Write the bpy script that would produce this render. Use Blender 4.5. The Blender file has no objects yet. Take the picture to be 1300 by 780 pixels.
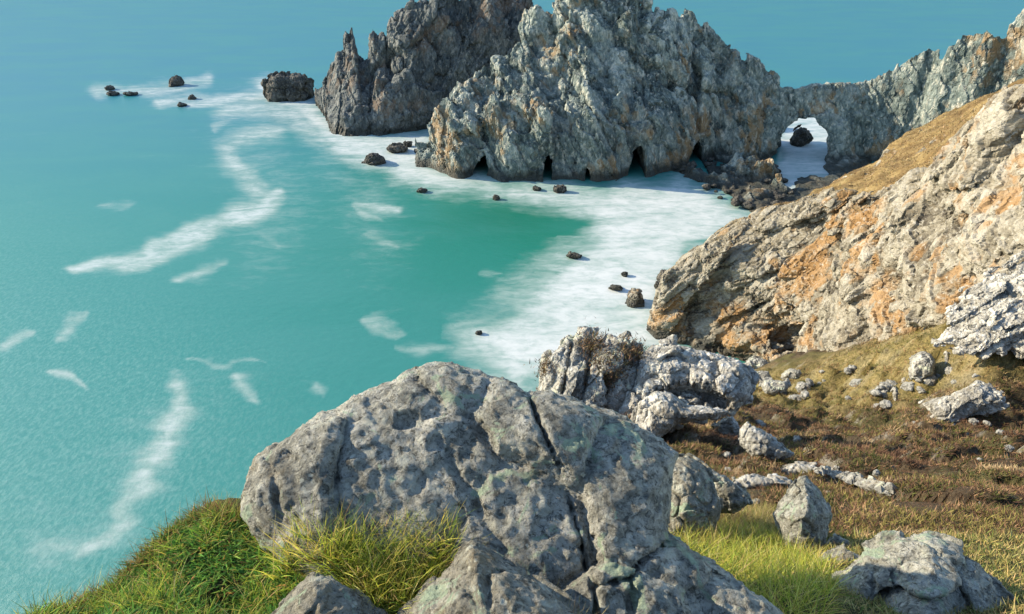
import bpy, math, random
import numpy as np
from mathutils import Vector
random.seed(7); RNG = np.random.default_rng(11)
S = bpy.context.scene
COL = S.collection
CAMZ, FPX, PITCH = 60.0, 832.0, math.radians(30)
CP, SP = math.cos(PITCH), math.sin(PITCH)
CAM = np.array([0, 0, CAMZ])

# ------------------------------------------------------------------ surveying helpers
def ray(px, py):
    dx, dy = (px-650)/FPX, -(py-390)/FPX
    return np.array([dx, CP+dy*SP, -SP+dy*CP])
def pt(px, py, Y):
    r = ray(px, py); return CAM + r*(Y/r[1])
def sea_pt(px, py, z=0.0):
    r = ray(px, py); return CAM + r*((z-CAMZ)/r[2])
def project(x, y, z):
    f = y*CP - (z-CAMZ)*SP
    v = y*SP + (z-CAMZ)*CP
    return 650 + FPX*x/f, 390 - FPX*v/f

# ------------------------------------------------------------------ noise
def hsh(ix, iy, iz, seed):
    with np.errstate(over='ignore'):
        h = (ix.astype(np.uint32)*np.uint32(374761393) + iy.astype(np.uint32)*np.uint32(668265263)
             + iz.astype(np.uint32)*np.uint32(2246822519) + np.uint32((seed*3266489917) & 0xffffffff))
        h ^= h >> np.uint32(15); h *= np.uint32(2654435761 & 0xffffffff)
        h ^= h >> np.uint32(13); h *= np.uint32(1274126177); h ^= h >> np.uint32(16)
    return h
def h01(h): return (h & np.uint32(0xffffff)).astype(np.float32)/np.float32(0xffffff)
def rehash(h, k):
    with np.errstate(over='ignore'):
        h = h*np.uint32(747796405) + np.uint32(k*2891336453 & 0xffffffff)
        h ^= h >> np.uint32(14); h *= np.uint32(277803737); h ^= h >> np.uint32(15)
    return h
def vnoise(p, seed=0):
    i = np.floor(p).astype(np.int32); f = (p-i).astype(np.float32)
    w = f*f*f*(f*(f*6-15)+10)
    r = 0
    for a in (0, 1):
        wa = w[:, 0] if a else 1-w[:, 0]
        for b in (0, 1):
            wb = wa*(w[:, 1] if b else 1-w[:, 1])
            for c in (0, 1):
                r = r + h01(hsh(i[:, 0]+a, i[:, 1]+b, i[:, 2]+c, seed))*wb*(w[:, 2] if c else 1-w[:, 2])
    return r*2-1
def fbm(p, octv=4, seed=0, gain=.5, ridged=False):
    r = np.zeros(len(p), np.float32); a = 1.0; q = p.astype(np.float32)
    for k in range(octv):
        n = vnoise(q, seed+k*17)
        if ridged: n = 1-2*np.abs(n)
        r += a*n; a *= gain; q = q*2.03+11.7
    return r
def cells(p, seed=0):
    """jittered cell noise: random triple of the nearest cell, offset from it, F1, F2"""
    i0 = np.floor(p-.5).astype(np.int32); N = len(p)
    F1 = np.full(N, 9, np.float32); F2 = np.full(N, 9, np.float32)
    H = np.zeros(N, np.uint32); D = np.zeros((N, 3), np.float32)
    for a in (0, 1):
        for b in (0, 1):
            for c in (0, 1):
                I = i0 + np.array([a, b, c])
                h = hsh(I[:, 0], I[:, 1], I[:, 2], seed)
                j = np.stack([h01(h), h01(rehash(h, 1)), h01(rehash(h, 2))], 1)
                d = (p-(I+.5+(j-.5)*.8)).astype(np.float32)
                L = np.sqrt((d*d).sum(1))
                m = L < F1
                F2 = np.where(m, F1, np.minimum(F2, L)); F1 = np.where(m, L, F1)
                H = np.where(m, h, H); D[m] = d[m]
    R = np.stack([h01(rehash(H, 5)), h01(rehash(H, 6)), h01(rehash(H, 7))], 1)
    return R, D, F1, F2
def block_disp(p, cell, seed, rot=None, stretch=(1, 1, 1), tilt=1.4, crack=.4, warp=.10):
    q = p if rot is None else p @ rot
    q = q/(np.array(stretch)*cell)
    q = q + warp*np.stack([vnoise(q*1.7, seed+3), vnoise(q*1.7+31, seed+4), vnoise(q*1.7+77, seed+5)], 1)
    R, D, F1, F2 = cells(q, seed)
    d = (R[:, 0]-.5)*1.1 + tilt*((R-.5)*D).sum(1)
    e = np.clip((F2-F1)/.14, 0, 1)
    return d - crack*(1-e) + crack*.4, R
def strata(P, n, thick, seed, wob=.5):
    """bedding: sawtooth ledges of uneven thickness along the bed normal; also a random tone per bed"""
    n = np.asarray(n, float)/np.linalg.norm(n)
    s_ = (P @ n)/thick + wob*fbm(P*.12, 3, seed); s_ = s_+.35*np.sin(s_*1.9)
    i = np.floor(s_).astype(np.int32); h_ = h01(hsh(i, i*0+seed, i*0, seed))
    return .9*(s_-i-.5)+.9*(h_-.5), h_
def rotm(ax, ay, az):
    cx, sx, cy, sy, cz, sz = math.cos(ax), math.sin(ax), math.cos(ay), math.sin(ay), math.cos(az), math.sin(az)
    X = np.array([[1, 0, 0], [0, cx, -sx], [0, sx, cx]]); Yv = np.array([[cy, 0, sy], [0, 1, 0], [-sy, 0, cy]])
    Z = np.array([[cz, -sz, 0], [sz, cz, 0], [0, 0, 1]])
    return Z @ Yv @ X
def sstep(a, b, x):
    t = np.clip((x-a)/(b-a), 0, 1); return t*t*(3-2*t)

# ------------------------------------------------------------------ mesh helpers
def surface_nets(f, org, h):
    s = f < 0
    def sl(o): return tuple(slice(k, n-1+k) for k, n in zip(o, f.shape))
    corners = [(a, b, c) for a in (0, 1) for b in (0, 1) for c in (0, 1)]
    cnt = sum(s[sl(o)].astype(np.int8) for o in corners)
    act = (cnt > 0) & (cnt < 8)
    idx = np.full(act.shape, -1, np.int64); I = np.argwhere(act); idx[act] = np.arange(len(I))
    acc = np.zeros((len(I), 3)); n = np.zeros(len(I))
    for ax in range(3):
        o1, o2 = [k for k in range(3) if k != ax]
        for a in (0, 1):
            for b in (0, 1):
                A = I.copy(); A[:, o1] += a; A[:, o2] += b
                B = A.copy(); B[:, ax] += 1
                fa = f[tuple(A.T)]; fb = f[tuple(B.T)]
                m = (fa < 0) != (fb < 0)
                t = np.where(m, fa/np.where(m, fa-fb, 1), 0)
                P = (A-I).astype(float); P[:, ax] += t
                acc[m] += P[m]; n[m] += 1
    V = I + acc/n[:, None]
    Q = []
    for ax in range(3):
        o1, o2 = (ax+1) % 3, (ax+2) % 3
        lo = [slice(None)]*3; hi = [slice(None)]*3
        lo[ax] = slice(0, -1); hi[ax] = slice(1, None)
        ch = s[tuple(lo)] != s[tuple(hi)]
        E = np.argwhere(ch)
        ok = (E[:, o1] > 0) & (E[:, o2] > 0) & (E[:, o1] < f.shape[o1]-1) & (E[:, o2] < f.shape[o2]-1)
        E = E[ok]
        ins = s[tuple(E.T)]
        def at(d1, d2):
            K = E.copy(); K[:, o1] += d1; K[:, o2] += d2; return idx[tuple(K.T)]
        q = np.stack([at(-1, -1), at(0, -1), at(0, 0), at(-1, 0)], 1)
        q[~ins] = q[~ins][:, ::-1]
        Q.append(q)
    Q = np.concatenate(Q); Q = Q[(Q >= 0).all(1)]
    return np.asarray(org)+V*h, Q
def subdiv(V, Q):
    """each quad into four"""
    E = np.stack([Q, np.roll(Q, -1, 1)], 2).reshape(-1, 2); Es = np.sort(E, 1)
    key = Es[:, 0]*np.int64(len(V))+Es[:, 1]; _, fi, inv = np.unique(key, return_index=True, return_inverse=True)
    mid = V[Es[fi]].mean(1); inv = inv.reshape(-1, 4)+len(V); c = np.arange(len(Q))+len(V)+len(mid)
    V2 = np.concatenate([V, mid, V[Q].mean(1)])
    return V2, np.concatenate([np.stack([Q[:, k], inv[:, k], c, inv[:, k-1]], 1) for k in range(4)])
def pieces(V, Q, keep=.02):
    """drop loose crumbs left over by carving"""
    lab = np.arange(len(V))
    while True:
        m = lab[Q].min(1); new = lab.copy(); np.minimum.at(new, Q.ravel(), np.repeat(m, Q.shape[1])); new = new[new]
        if (new == lab).all(): break
        lab = new
    u, n = np.unique(lab[Q[:, 0]], return_counts=True); good = u[n == n.max()]
    sel = np.isin(lab[Q[:, 0]], good); Q = Q[sel]; u, inv = np.unique(Q, return_inverse=True)
    return V[u], inv.reshape(Q.shape)
def vnormals(V, Q):
    a = V[Q[:, 2]]-V[Q[:, 0]]; b = V[Q[:, -1]]-V[Q[:, 1]]
    fn = np.cross(a, b) if Q.shape[1] == 4 else np.cross(V[Q[:, 1]]-V[Q[:, 0]], V[Q[:, 2]]-V[Q[:, 0]])
    N = np.zeros_like(V)
    for k in range(Q.shape[1]): np.add.at(N, Q[:, k], fn)
    return N/np.maximum(np.linalg.norm(N, axis=1, keepdims=True), 1e-9)
def mk(name, V, Q, mat, smooth=True, attrs=None, origin=None, parent=None):
    V = np.asarray(V, np.float64); Q = np.asarray(Q)
    if origin is None:
        mn, mx = V.min(0), V.max(0); origin = np.array([(mn[0]+mx[0])/2, (mn[1]+mx[1])/2, mn[2]])
    me = bpy.data.meshes.new(name); k = Q.shape[1]
    me.vertices.add(len(V)); me.vertices.foreach_set('co', (V-origin).astype(np.float32).ravel())
    me.loops.add(Q.size); me.loops.foreach_set('vertex_index', Q.astype(np.int32).ravel())
    me.polygons.add(len(Q)); me.polygons.foreach_set('loop_start', np.arange(0, Q.size, k, dtype=np.int32))
    me.polygons.foreach_set('use_smooth', np.full(len(Q), smooth))
    for an, av in (attrs or {}).items():
        a = me.attributes.new(an, 'FLOAT_COLOR', 'POINT')
        c = np.ones((len(V), 4), np.float32); c[:, :av.shape[1]] = av
        a.data.foreach_set('color', c.ravel())
    me.update(); me.validate()
    me.materials.append(mat)
    o = bpy.data.objects.new(name, me); o.location = origin; COL.objects.link(o)
    if parent: o.parent = parent
    return o
def tag(o, label=None, cat=None, group=None, kind=None):
    if label: o['label'] = label
    if cat: o['category'] = cat
    if group: o['group'] = group
    if kind: o['kind'] = kind
    return o
def compact(V, Q, sel, attrs):
    Q = Q[sel]; u, inv = np.unique(Q, return_inverse=True)
    return V[u], inv.reshape(Q.shape), {k: a[u] for k, a in attrs.items()}
def poly_sdf(P, poly):
    poly = np.asarray(poly, float); n = len(poly)
    d = np.full(len(P), 1e18); ins = np.zeros(len(P), bool)
    for i in range(n):
        a, b = poly[i], poly[(i+1) % n]
        e = b-a; w = P-a
        t = np.clip((w @ e)/max(e @ e, 1e-12), 0, 1)
        q = w-t[:, None]*e; d = np.minimum(d, (q*q).sum(1))
        c = (a[1] > P[:, 1]) != (b[1] > P[:, 1])
        with np.errstate(divide='ignore', invalid='ignore'):
            xi = (b[0]-a[0])*(P[:, 1]-a[1])/(b[1]-a[1]+1e-18)+a[0]
        ins ^= c & (P[:, 0] < xi)
    return np.where(ins, -1, 1)*np.sqrt(d)
def line_dist(P, pts):
    """distance to an open polyline, and the fraction run along it"""
    d = np.full(len(P), 1e18); T = np.zeros(len(P)); n = len(pts)-1
    for i in range(n):
        a, b = np.asarray(pts[i], float), np.asarray(pts[i+1], float); e = b-a; w = P-a
        t = np.clip((w @ e)/max(e @ e, 1e-12), 0, 1); q = w-t[:, None]*e
        dd = (q*q).sum(1); m = dd < d; d[m] = dd[m]; T[m] = (i+t[m])/n
    return np.sqrt(d), T

# ------------------------------------------------------------------ materials
class NT:
    def __init__(s, name):
        s.m = bpy.data.materials.new(name); s.m.use_nodes = True; s.t = s.m.node_tree; s.t.nodes.clear()
        s.out = s.n('ShaderNodeOutputMaterial')
    def n(s, typ, **kw):
        nd = s.t.nodes.new(typ)
        for k, v in kw.items(): setattr(nd, k, v)
        return nd
    def put(s, sock, v):
        if isinstance(v, bpy.types.NodeSocket): s.t.links.new(v, sock)
        elif isinstance(v, (tuple, list)) and len(v) == 3 and sock.type == 'RGBA': sock.default_value = (*v, 1)
        else: sock.default_value = v
    def pos(s, scale=(1, 1, 1), rot=(0, 0, 0), obj=True):
        src = s.n('ShaderNodeTexCoord').outputs['Object'] if obj else s.n('ShaderNodeNewGeometry').outputs['Position']
        mp = s.n('ShaderNodeMapping'); mp.inputs['Scale'].default_value = scale; mp.inputs['Rotation'].default_value = rot
        s.t.links.new(src, mp.inputs[0]); return mp.outputs[0]
    def noise(s, vec, scale, detail=5, rough=.55, dist=0):
        nd = s.n('ShaderNodeTexNoise'); s.put(nd.inputs['Vector'], vec)
        nd.inputs['Scale'].default_value = scale; nd.inputs['Detail'].default_value = detail
        nd.inputs['Roughness'].default_value = rough; nd.inputs['Distortion'].default_value = dist
        return nd.outputs['Fac']
    def vor(s, vec, scale, feature='F1', out='Distance', rand=1):
        nd = s.n('ShaderNodeTexVoronoi'); nd.feature = feature; s.put(nd.inputs['Vector'], vec)
        nd.inputs['Scale'].default_value = scale; nd.inputs['Randomness'].default_value = rand
        return nd.outputs[out]
    def math(s, op, a, b=0.0, c=None):
        nd = s.n('ShaderNodeMath', operation=op); s.put(nd.inputs[0], a); s.put(nd.inputs[1], b)
        if c is not None: s.put(nd.inputs[2], c)
        return nd.outputs[0]
    def ss(s, x, a, b, lo=0.0, hi=1.0):
        nd = s.n('ShaderNodeMapRange', interpolation_type='SMOOTHSTEP')
        s.put(nd.inputs[0], x); nd.inputs[1].default_value = a; nd.inputs[2].default_value = b
        nd.inputs[3].default_value = lo; nd.inputs[4].default_value = hi
        return nd.outputs[0]
    def mix(s, fac, a, b, blend='MIX'):
        nd = s.n('ShaderNodeMix', data_type='RGBA', blend_type=blend); nd.clamp_factor = True
        s.put(nd.inputs[0], fac); s.put(nd.inputs[6], a); s.put(nd.inputs[7], b)
        return nd.outputs[2]
    def ramp(s, fac, stops):
        nd = s.n('ShaderNodeValToRGB'); cr = nd.color_ramp
        while len(cr.elements) < len(stops): cr.elements.new(.5)
        for e, (p, c) in zip(cr.elements, stops): e.position = p; e.color = (*c, 1)
        s.put(nd.inputs[0], fac); return nd.outputs[0]
    def attr(s, name):
        a = s.n('ShaderNodeAttribute', attribute_name=name)
        sp = s.n('ShaderNodeSeparateColor'); s.t.links.new(a.outputs['Color'], sp.inputs[0])
        return a.outputs['Color'], sp.outputs[0], sp.outputs[1], sp.outputs[2]
    def bump(s, h, strength, dist, normal=None):
        b = s.n('ShaderNodeBump'); b.inputs['Strength'].default_value = strength; b.inputs['Distance'].default_value = dist
        s.put(b.inputs['Height'], h)
        if normal is not None: s.put(b.inputs['Normal'], normal)
        return b.outputs[0]
    def bsdf(s, col, rough=.9, normal=None, spec=.3, **kw):
        p = s.n('ShaderNodeBsdfPrincipled'); s.put(p.inputs['Base Color'], col); s.put(p.inputs['Roughness'], rough)
        s.put(p.inputs['Specular IOR Level'], spec)
        if normal is not None: s.put(p.inputs['Normal'], normal)
        s.t.links.new(p.outputs[0], s.out.inputs[0]); return p

def cliff_mat(name, stops, stain, stain_amt, pale, wet_z=None, unit=1.0, bumpd=.35, veg=None, bed=((1, 1, .55), (.15, .35, 0)), tk=.36):
    """bedded sea-cliff rock: tone per joint block, iron stain per block, pale lichen, algae band at the tide line"""
    m = NT(name); P = m.pos()
    _, r0, r1, r2 = m.attr('tone')
    n1 = m.noise(P, .35/unit, 6, .65); B = m.pos(*bed); n2 = m.noise(B, 2.6/unit, 6, .65)
    base = m.ramp(m.math('ADD', m.math('MULTIPLY', n1, .5), m.math('ADD', m.math('MULTIPLY', n2, .45), m.math('MULTIPLY', m.math('SUBTRACT', r0, .3), tk))), stops)
    st = m.math('MULTIPLY', m.ss(m.math('ADD', m.math('MULTIPLY', r1, tk), m.math('MULTIPLY', m.noise(P, .11/unit, 3, .6), 1.0)), .52+tk*.5, .70+tk*.5), stain_amt)
    base = m.mix(st, base, stain)
    n3 = m.noise(B, 1.3/unit, 8, .72, .4)
    base = m.mix(m.ss(n3, .52, .66, 0, .75), base, pale)
    n4 = m.noise(B, 4.5/unit, 6, .7, .3)
    base = m.mix(m.ss(n4, .56, .72, 0, .6), base, tuple(c*.28 for c in stops[1][1]))
    if veg:
        base = m.mix(m.math('MULTIPLY', r2, m.ss(m.noise(P, 1.1/unit, 5, .7), .4, .6)), base, veg)
    rough = .88
    if wet_z:
        z = m.n('ShaderNodeSeparateXYZ'); m.put(z.inputs[0], m.pos(obj=False))
        zz = m.math('ADD', z.outputs[2], m.math('MULTIPLY', m.math('SUBTRACT', n1, .5), 5.0))
        k = m.ss(zz, wet_z, wet_z*.3)
        base = m.mix(m.math('MULTIPLY', k, .9), base, (.028, .03, .024)); rough = m.ss(zz, wet_z*.2, wet_z, .6, .9)
    b = m.math('ADD', m.math('MULTIPLY', n2, .6), m.math('ADD', m.math('MULTIPLY', n4, .35), m.math('MULTIPLY', m.ss(m.vor(B, .9/unit, 'DISTANCE_TO_EDGE'), 0, .07), .22)))
    m.bsdf(base, rough, m.bump(b, .9, bumpd*unit), .25)
    return m.m
def boulder_mat(name, stops, lichen=(.42, .43, .36), green=(.30, .38, .27), dark=.7, unit=1.0, ochre=.25, bstr=1.0):
    """weathered granite-like boulder: mottled greys, crusty pale lichen rosettes, mint-green and ochre patches"""
    m = NT(name); P = m.pos()
    w = m.noise(P, 5/unit, 4, .6)
    n1 = m.noise(P, 2.2/unit, 7, .68, .3); n2 = m.noise(P, 11/unit, 7, .7, .5); n3 = m.noise(P, 34/unit, 5, .7)
    base = m.ramp(m.math('ADD', m.math('MULTIPLY', n1, .45), m.math('MULTIPLY', n2, .55)), stops)
    base = m.mix(m.ss(n3, .52, .66, 0, dark), base, tuple(c*.22 for c in stops[1][1]))
    n5 = m.noise(P, 16/unit, 6, .75, .8); base = m.mix(m.ss(n5, .52, .62, 0, .85), base, tuple(c*.25 for c in stops[1][1]))
    q = m.n('ShaderNodeVectorMath', operation='ADD'); m.put(q.inputs[0], P)
    qn = m.n('ShaderNodeTexNoise'); m.put(qn.inputs['Vector'], P); qn.inputs['Scale'].default_value = 9/unit; qn.inputs['Detail'].default_value = 4
    qs = m.n('ShaderNodeVectorMath', operation='SCALE'); m.put(qs.inputs[0], qn.outputs['Color']); qs.inputs['Scale'].default_value = .12*unit
    m.t.links.new(qs.outputs[0], q.inputs[1])
    l1 = m.vor(q.outputs[0], 7.5/unit); l2 = m.vor(q.outputs[0], 17/unit)
    lm = m.math('MULTIPLY', m.ss(l1, .42, .3), m.ss(n1, .44, .56))
    base = m.mix(m.math('MULTIPLY', lm, m.ss(n3, .35, .55, .25, .85)), base, lichen)
    base = m.mix(m.math('MULTIPLY', m.ss(l2, .36, .24), m.ss(w, .5, .62, 0, .8)), base, tuple(c*1.12 for c in lichen))
    g = m.noise(P, 3.0/unit, 6, .66, .8)
    base = m.mix(m.math('MULTIPLY', m.ss(g, .56, .61), m.ss(n2, .35, .55, .35, .9)), base, green)
    o = m.noise(m.pos((1.3, 1.1, 1.2), (.4, 1, 2)), 2.4/unit, 6, .7)
    base = m.mix(m.ss(o, .55, .72, 0, ochre), base, (.24, .17, .075))
    b = m.math('ADD', m.math('ADD', m.math('MULTIPLY', n2, 1.2), m.math('MULTIPLY', n5, -.9)), m.math('ADD', m.math('MULTIPLY', n3, .5), m.math('MULTIPLY', lm, .12)))
    m.bsdf(base, .92, m.bump(b, bstr, .05*unit), .2)
    return m.m
def plant_mat(name, trans=.25):
    m = NT(name); c, *_ = m.attr('tint')
    p = m.bsdf(c, .75, None, .2)
    t = m.n('ShaderNodeBsdfTranslucent'); m.put(t.inputs[0], c)
    mx = m.n('ShaderNodeMixShader'); mx.inputs[0].default_value = trans
    m.t.links.new(p.outputs[0], mx.inputs[1]); m.t.links.new(t.outputs[0], mx.inputs[2]); m.t.links.new(mx.outputs[0], m.out.inputs[0])
    return m.m

M_far = cliff_mat('far_rock', [(.34, (.024, .034, .036)), (.45, (.08, .105, .098)), (.56, (.18, .215, .195)), (.70, (.41, .42, .36))],
                  (.28, .18, .085), .75, (.50, .47, .39), wet_z=3.6, unit=1.7, bumpd=.5, tk=.2)
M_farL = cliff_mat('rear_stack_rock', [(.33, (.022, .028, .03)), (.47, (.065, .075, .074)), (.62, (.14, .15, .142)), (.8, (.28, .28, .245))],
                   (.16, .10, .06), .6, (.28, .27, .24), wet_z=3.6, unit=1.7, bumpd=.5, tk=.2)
M_cliff = cliff_mat('ochre_cliff_rock', [(.37, (.045, .039, .03)), (.47, (.125, .110, .080)), (.58, (.215, .195, .148)), (.76, (.325, .305, .25))],
                    (.27, .15, .052), .75, (.36, .34, .29), wet_z=2.0, unit=.9, bumpd=.25, veg=(.15, .11, .045), bed=((.5, 1, 1.5), (.3, .75, .35)))
M_sea_rock = cliff_mat('wet_sea_rock', [(.3, (.02, .022, .02)), (.5, (.055, .052, .045)), (.7, (.10, .095, .08)), (.85, (.16, .15, .125))],
                       (.10, .08, .04), .4, (.19, .18, .15), wet_z=1.2, unit=1.2)
M_boulder = boulder_mat('lichen_boulder_rock', [(.36, (.10, .10, .085)), (.46, (.24, .238, .20)), (.55, (.40, .395, .34)), (.67, (.57, .565, .50))])
M_boulder_warm = boulder_mat('warm_boulder_rock', [(.3, (.10, .095, .075)), (.45, (.22, .21, .165)), (.6, (.34, .325, .27)), (.78, (.46, .44, .38))], ochre=.45)
M_white = boulder_mat('pale_quartzite', [(.32, (.08, .075, .06)), (.44, (.21, .20, .17)), (.57, (.36, .35, .31)), (.74, (.52, .51, .46))],
                      lichen=(.52, .51, .46), green=(.5, .49, .42), dark=.5, unit=4, ochre=.3, bstr=.4)
M_mid = boulder_mat('pale_crag_rock', [(.30, (.08, .078, .068)), (.43, (.20, .195, .17)), (.57, (.33, .325, .29)), (.75, (.47, .46, .42))],
                    lichen=(.44, .44, .39), green=(.38, .40, .30), dark=.5, unit=3, ochre=.25, bstr=.5)
M_plant = plant_mat('grass_blades', .45)
M_heath = plant_mat('heather_sprigs', .12)

# ------------------------------------------------------------------ boulder builder
def rock_px(name, label, outline, Y, thick, mat, cat='rock', group=None, lean=0.0, n=2.4, res=70, cell=.35, amp=.10,
            fine=.03, cracks=(), rot=None, stretch=(1, 1, 1), seed=1, smooth=True, back=1.0, crackw=.35, fcell=None, veg=False):
    """a boulder of real size and thickness standing at depth Y, its face following a surveyed outline"""
    ol = np.asarray(outline, float); cx, cy = ol.mean(0)
    if Y is None:                                      # stands where its lowest corner meets the hillside
        k = ol[:, 1].argmax(); Y = hit_ground(ol[k, 0], ol[k, 1]-1)[1]*1.015; ol[ol[:, 1] > cy+.3*(ol[:, 1].max()-cy), 1] += 3
    C = pt(cx, cy, Y); c = C-CAM; c /= np.linalg.norm(c)
    a = np.cross(c, [0, 0, 1]); a /= np.linalg.norm(a); b = np.cross(a, c)
    def plane(q):
        r = np.array([ray(*k) for k in q]); w = CAM+r*(((C-CAM) @ c)/(r @ c))[:, None]-C
        return np.stack([w @ a, w @ b], 1)
    A = plane(ol); ext = (A.max(0)-A.min(0)); size = ext.max(); thick = thick*size
    h = size/res; pad = 4*h + amp*size*.6
    lo = A.min(0)-pad; hi = A.max(0)+pad
    zc = thick*(1+max(back, 1))/2+abs(lean)*ext[1]/2+pad
    ga = np.arange(lo[0], hi[0], h); gb = np.arange(lo[1], hi[1], h); gc = np.arange(-zc, zc*1.1, h)
    AA, BB = np.meshgrid(ga, gb, indexing='ij')
    P2 = np.stack([AA.ravel(), BB.ravel()], 1)
    d2 = poly_sdf(P2, A).reshape(AA.shape); R = max(-d2.min(), 1e-6)
    q = np.clip(-d2/R, 0, 1); H = thick*np.maximum(1-(1-q)**n, 0)**(1/n)
    crk = np.zeros_like(AA)
    for pts_, wd, dp in cracks:
        dd, _ = line_dist(P2, plane(pts_)); wv = wd*size*(.7+.6*h01(hsh((P2[:, 0]/h/3).astype(int), (P2[:, 1]/h/3).astype(int), np.zeros(len(P2), int), 5)))
        crk = np.maximum(crk, (dp*size*np.exp(-(dd/wv)**2)).reshape(AA.shape))
    CC = gc[None, None, :]-lean*BB[:, :, None]
    front = H[:, :, None]-crk[:, :, None]
    f = np.where(CC < 0, -CC-front, CC-H[:, :, None]*back)
    f = np.maximum(f*.8, d2[:, :, None]).astype(np.float32)
    band = np.abs(f) < amp*size*1.3+2*h
    ijk = np.argwhere(band)
    P = np.stack([ga[ijk[:, 0]], gb[ijk[:, 1]], gc[ijk[:, 2]]], 1)
    W = C+P[:, :1]*a+P[:, 1:2]*b+P[:, 2:]*c
    Wl = (W-C)/size + seed*13.7
    bd, _ = block_disp(Wl, cell, seed, rot, stretch)
    f[band] -= (amp*size*(.95*bd + .22*fbm(Wl*3.1, 4, seed+9)+.06)).astype(np.float32)
    V, Q = surface_nets(f, (ga[0], gb[0], gc[0]), h)
    V = C+V[:, :1]*a+V[:, 1:2]*b+V[:, 2:]*c
    N = vnormals(V, Q); Vl = (V-C)/size+seed*13.7
    d, R3 = block_disp(Vl, fcell or cell*.33, seed+40, rot, stretch)
    V = V+N*(fine*size*(.55*d+.6*fbm(Vl*14, 4, seed+60, .6)))[:, None]
    tone = np.stack([R3[:, 0], R3[:, 1], np.zeros(len(V))], 1)
    o = mk(name, V, Q, mat, smooth, {'tone': tone})
    return tag(o, label, cat, group)

# ------------------------------------------------------------------ far rocks: the stack and the pierced headland
def curve(lst, zero=False):
    w = [sea_pt(a[0], a[1]) if zero else pt(*a) for a in lst]
    w = np.array(w); u = w[:, 0]/w[:, 1]; k = np.argsort(u)
    return u[k], w[k, 1], w[k, 2]
def radial_height(X, Yg, base, ridge, thickb, prof, left=None, right=None, endslope=4.0, wob=0):
    U = X/Yg
    Yb = np.interp(U, base[0], base[1])
    if wob: Yb = Yb+wob*(fbm(np.stack([U.ravel()*22, 0*U.ravel(), 0*U.ravel()], 1), 2, 44).reshape(U.shape)+.2)
    Yr = np.maximum(np.interp(U, ridge[0], ridge[1]), Yb+2)
    zr = np.interp(U, ridge[0], ridge[2])
    t = (Yg-Yb)/(Yr-Yb)
    h = np.where(t < 0, t*14, np.interp(t, prof[0], prof[1])*zr)
    if isinstance(thickb, tuple): thickb = np.interp(U, *thickb)
    tb = (Yg-Yr)/thickb
    h = np.where(t > 1, zr*(1-np.clip(tb, 0, 1)**1.3)-np.clip(tb-1, 0, 9)*30, h)
    if left is not None: h = h-endslope*np.maximum(0, left*Yg-X)
    if right is not None: h = h-endslope*np.maximum(0, X-right*Yg)
    return np.maximum(h, -5)
def land_sdf(xr, yr, zr, h, hfun, carve=None, add=None):
    gx = np.arange(*xr, h); gy = np.arange(*yr, h); gz = np.arange(*zr, h)
    X, Yg = np.meshgrid(gx, gy, indexing='ij')
    Hh = hfun(X, Yg); sx, sy = np.gradient(Hh, h)
    k = 1/np.sqrt(1+np.minimum(sx*sx+sy*sy, 5))
    f = ((gz[None, None, :]-Hh[:, :, None])*k[:, :, None]).astype(np.float32)
    f = np.clip(f, -30, 30)
    return gx, gy, gz, f
def finish_land(gx, gy, gz, f, layers, fb, margin, carve=None, calm=None):
    h = gx[1]-gx[0]
    band = np.abs(f) < margin
    ijk = np.argwhere(band); P = np.stack([gx[ijk[:, 0]], gy[ijk[:, 1]], gz[ijk[:, 2]]], 1)
    d = np.zeros(len(P))
    for (cell, amp, seed, rot, st) in layers:
        d += amp*block_disp(P, cell, seed, rot, st)[0]
    for (sc, amp, seed, sq, rd) in fb:
        d += amp*fbm(P*np.array(sq)*sc, 4, seed, .5, rd)
    d = d*np.clip((P[:, 2]+1.5)/7, .12, 1)
    if calm: d = d*calm(P)
    f[band] -= d.astype(np.float32)
    if carve is not None:
        f[:] = np.maximum(f, carve(*np.meshgrid(gx, gy, gz, indexing='ij', sparse=True)).astype(np.float32))
    f[0] = f[-1] = 5; f[:, 0] = f[:, -1] = 5; f[:, :, -1] = 5
    return surface_nets(f, (gx[0], gy[0], gz[0]), h)

STEEP = ([0, .10, .30, .6, .85, 1], [0, .24, .50, .76, .93, 1])
LEDGED = ([0, .08, .30, .40, .52, .72, .9, 1], [0, .24, .47, .55, .60, .80, .94, 1])
# left rear stack
ridgeL = curve([(398, 140, 252), (403, 130, 252), (414, 111, 250), (426, 89, 249), (431, 75, 249), (438, 74, 249), (440, 66, 249), (442, 57, 249), (449, 57, 249), (452, 72, 249), (465, 78, 248), (472, 76, 247),
    (475, 54, 247), (485, 42, 247), (491, 53, 247), (495, 31, 247), (503, 17, 247), (512, 15, 247), (518, 6, 247), (528, 8, 247), (537, 4, 247), (545, 8, 247), (552, 4, 247), (565, 1, 247), (577, 14, 247), (584, 19, 247),
    (589, 9, 247), (590, -6, 247), (610, -9, 247), (632, -4, 248), (657, 4, 248), (671, 10, 249), (674, 24, 249), (690, 40, 250), (720, 60, 250), (760, 90, 250)])
baseL = curve([(398, 134), (404, 136), (414, 150), (420, 168), (440, 173), (480, 171), (520, 166), (560, 160), (620, 160), (760, 160)], True)
def hL(X, Yg):
    return radial_height(X, Yg, baseL, ridgeL, 16, STEEP, left=ridgeL[0][1], right=.14)
rotL = rotm(.25, .35, .3)
gx, gy, gz, f = land_sdf((-80, 40), (205, 275), (-2.5, 46), .62, hL)
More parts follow.
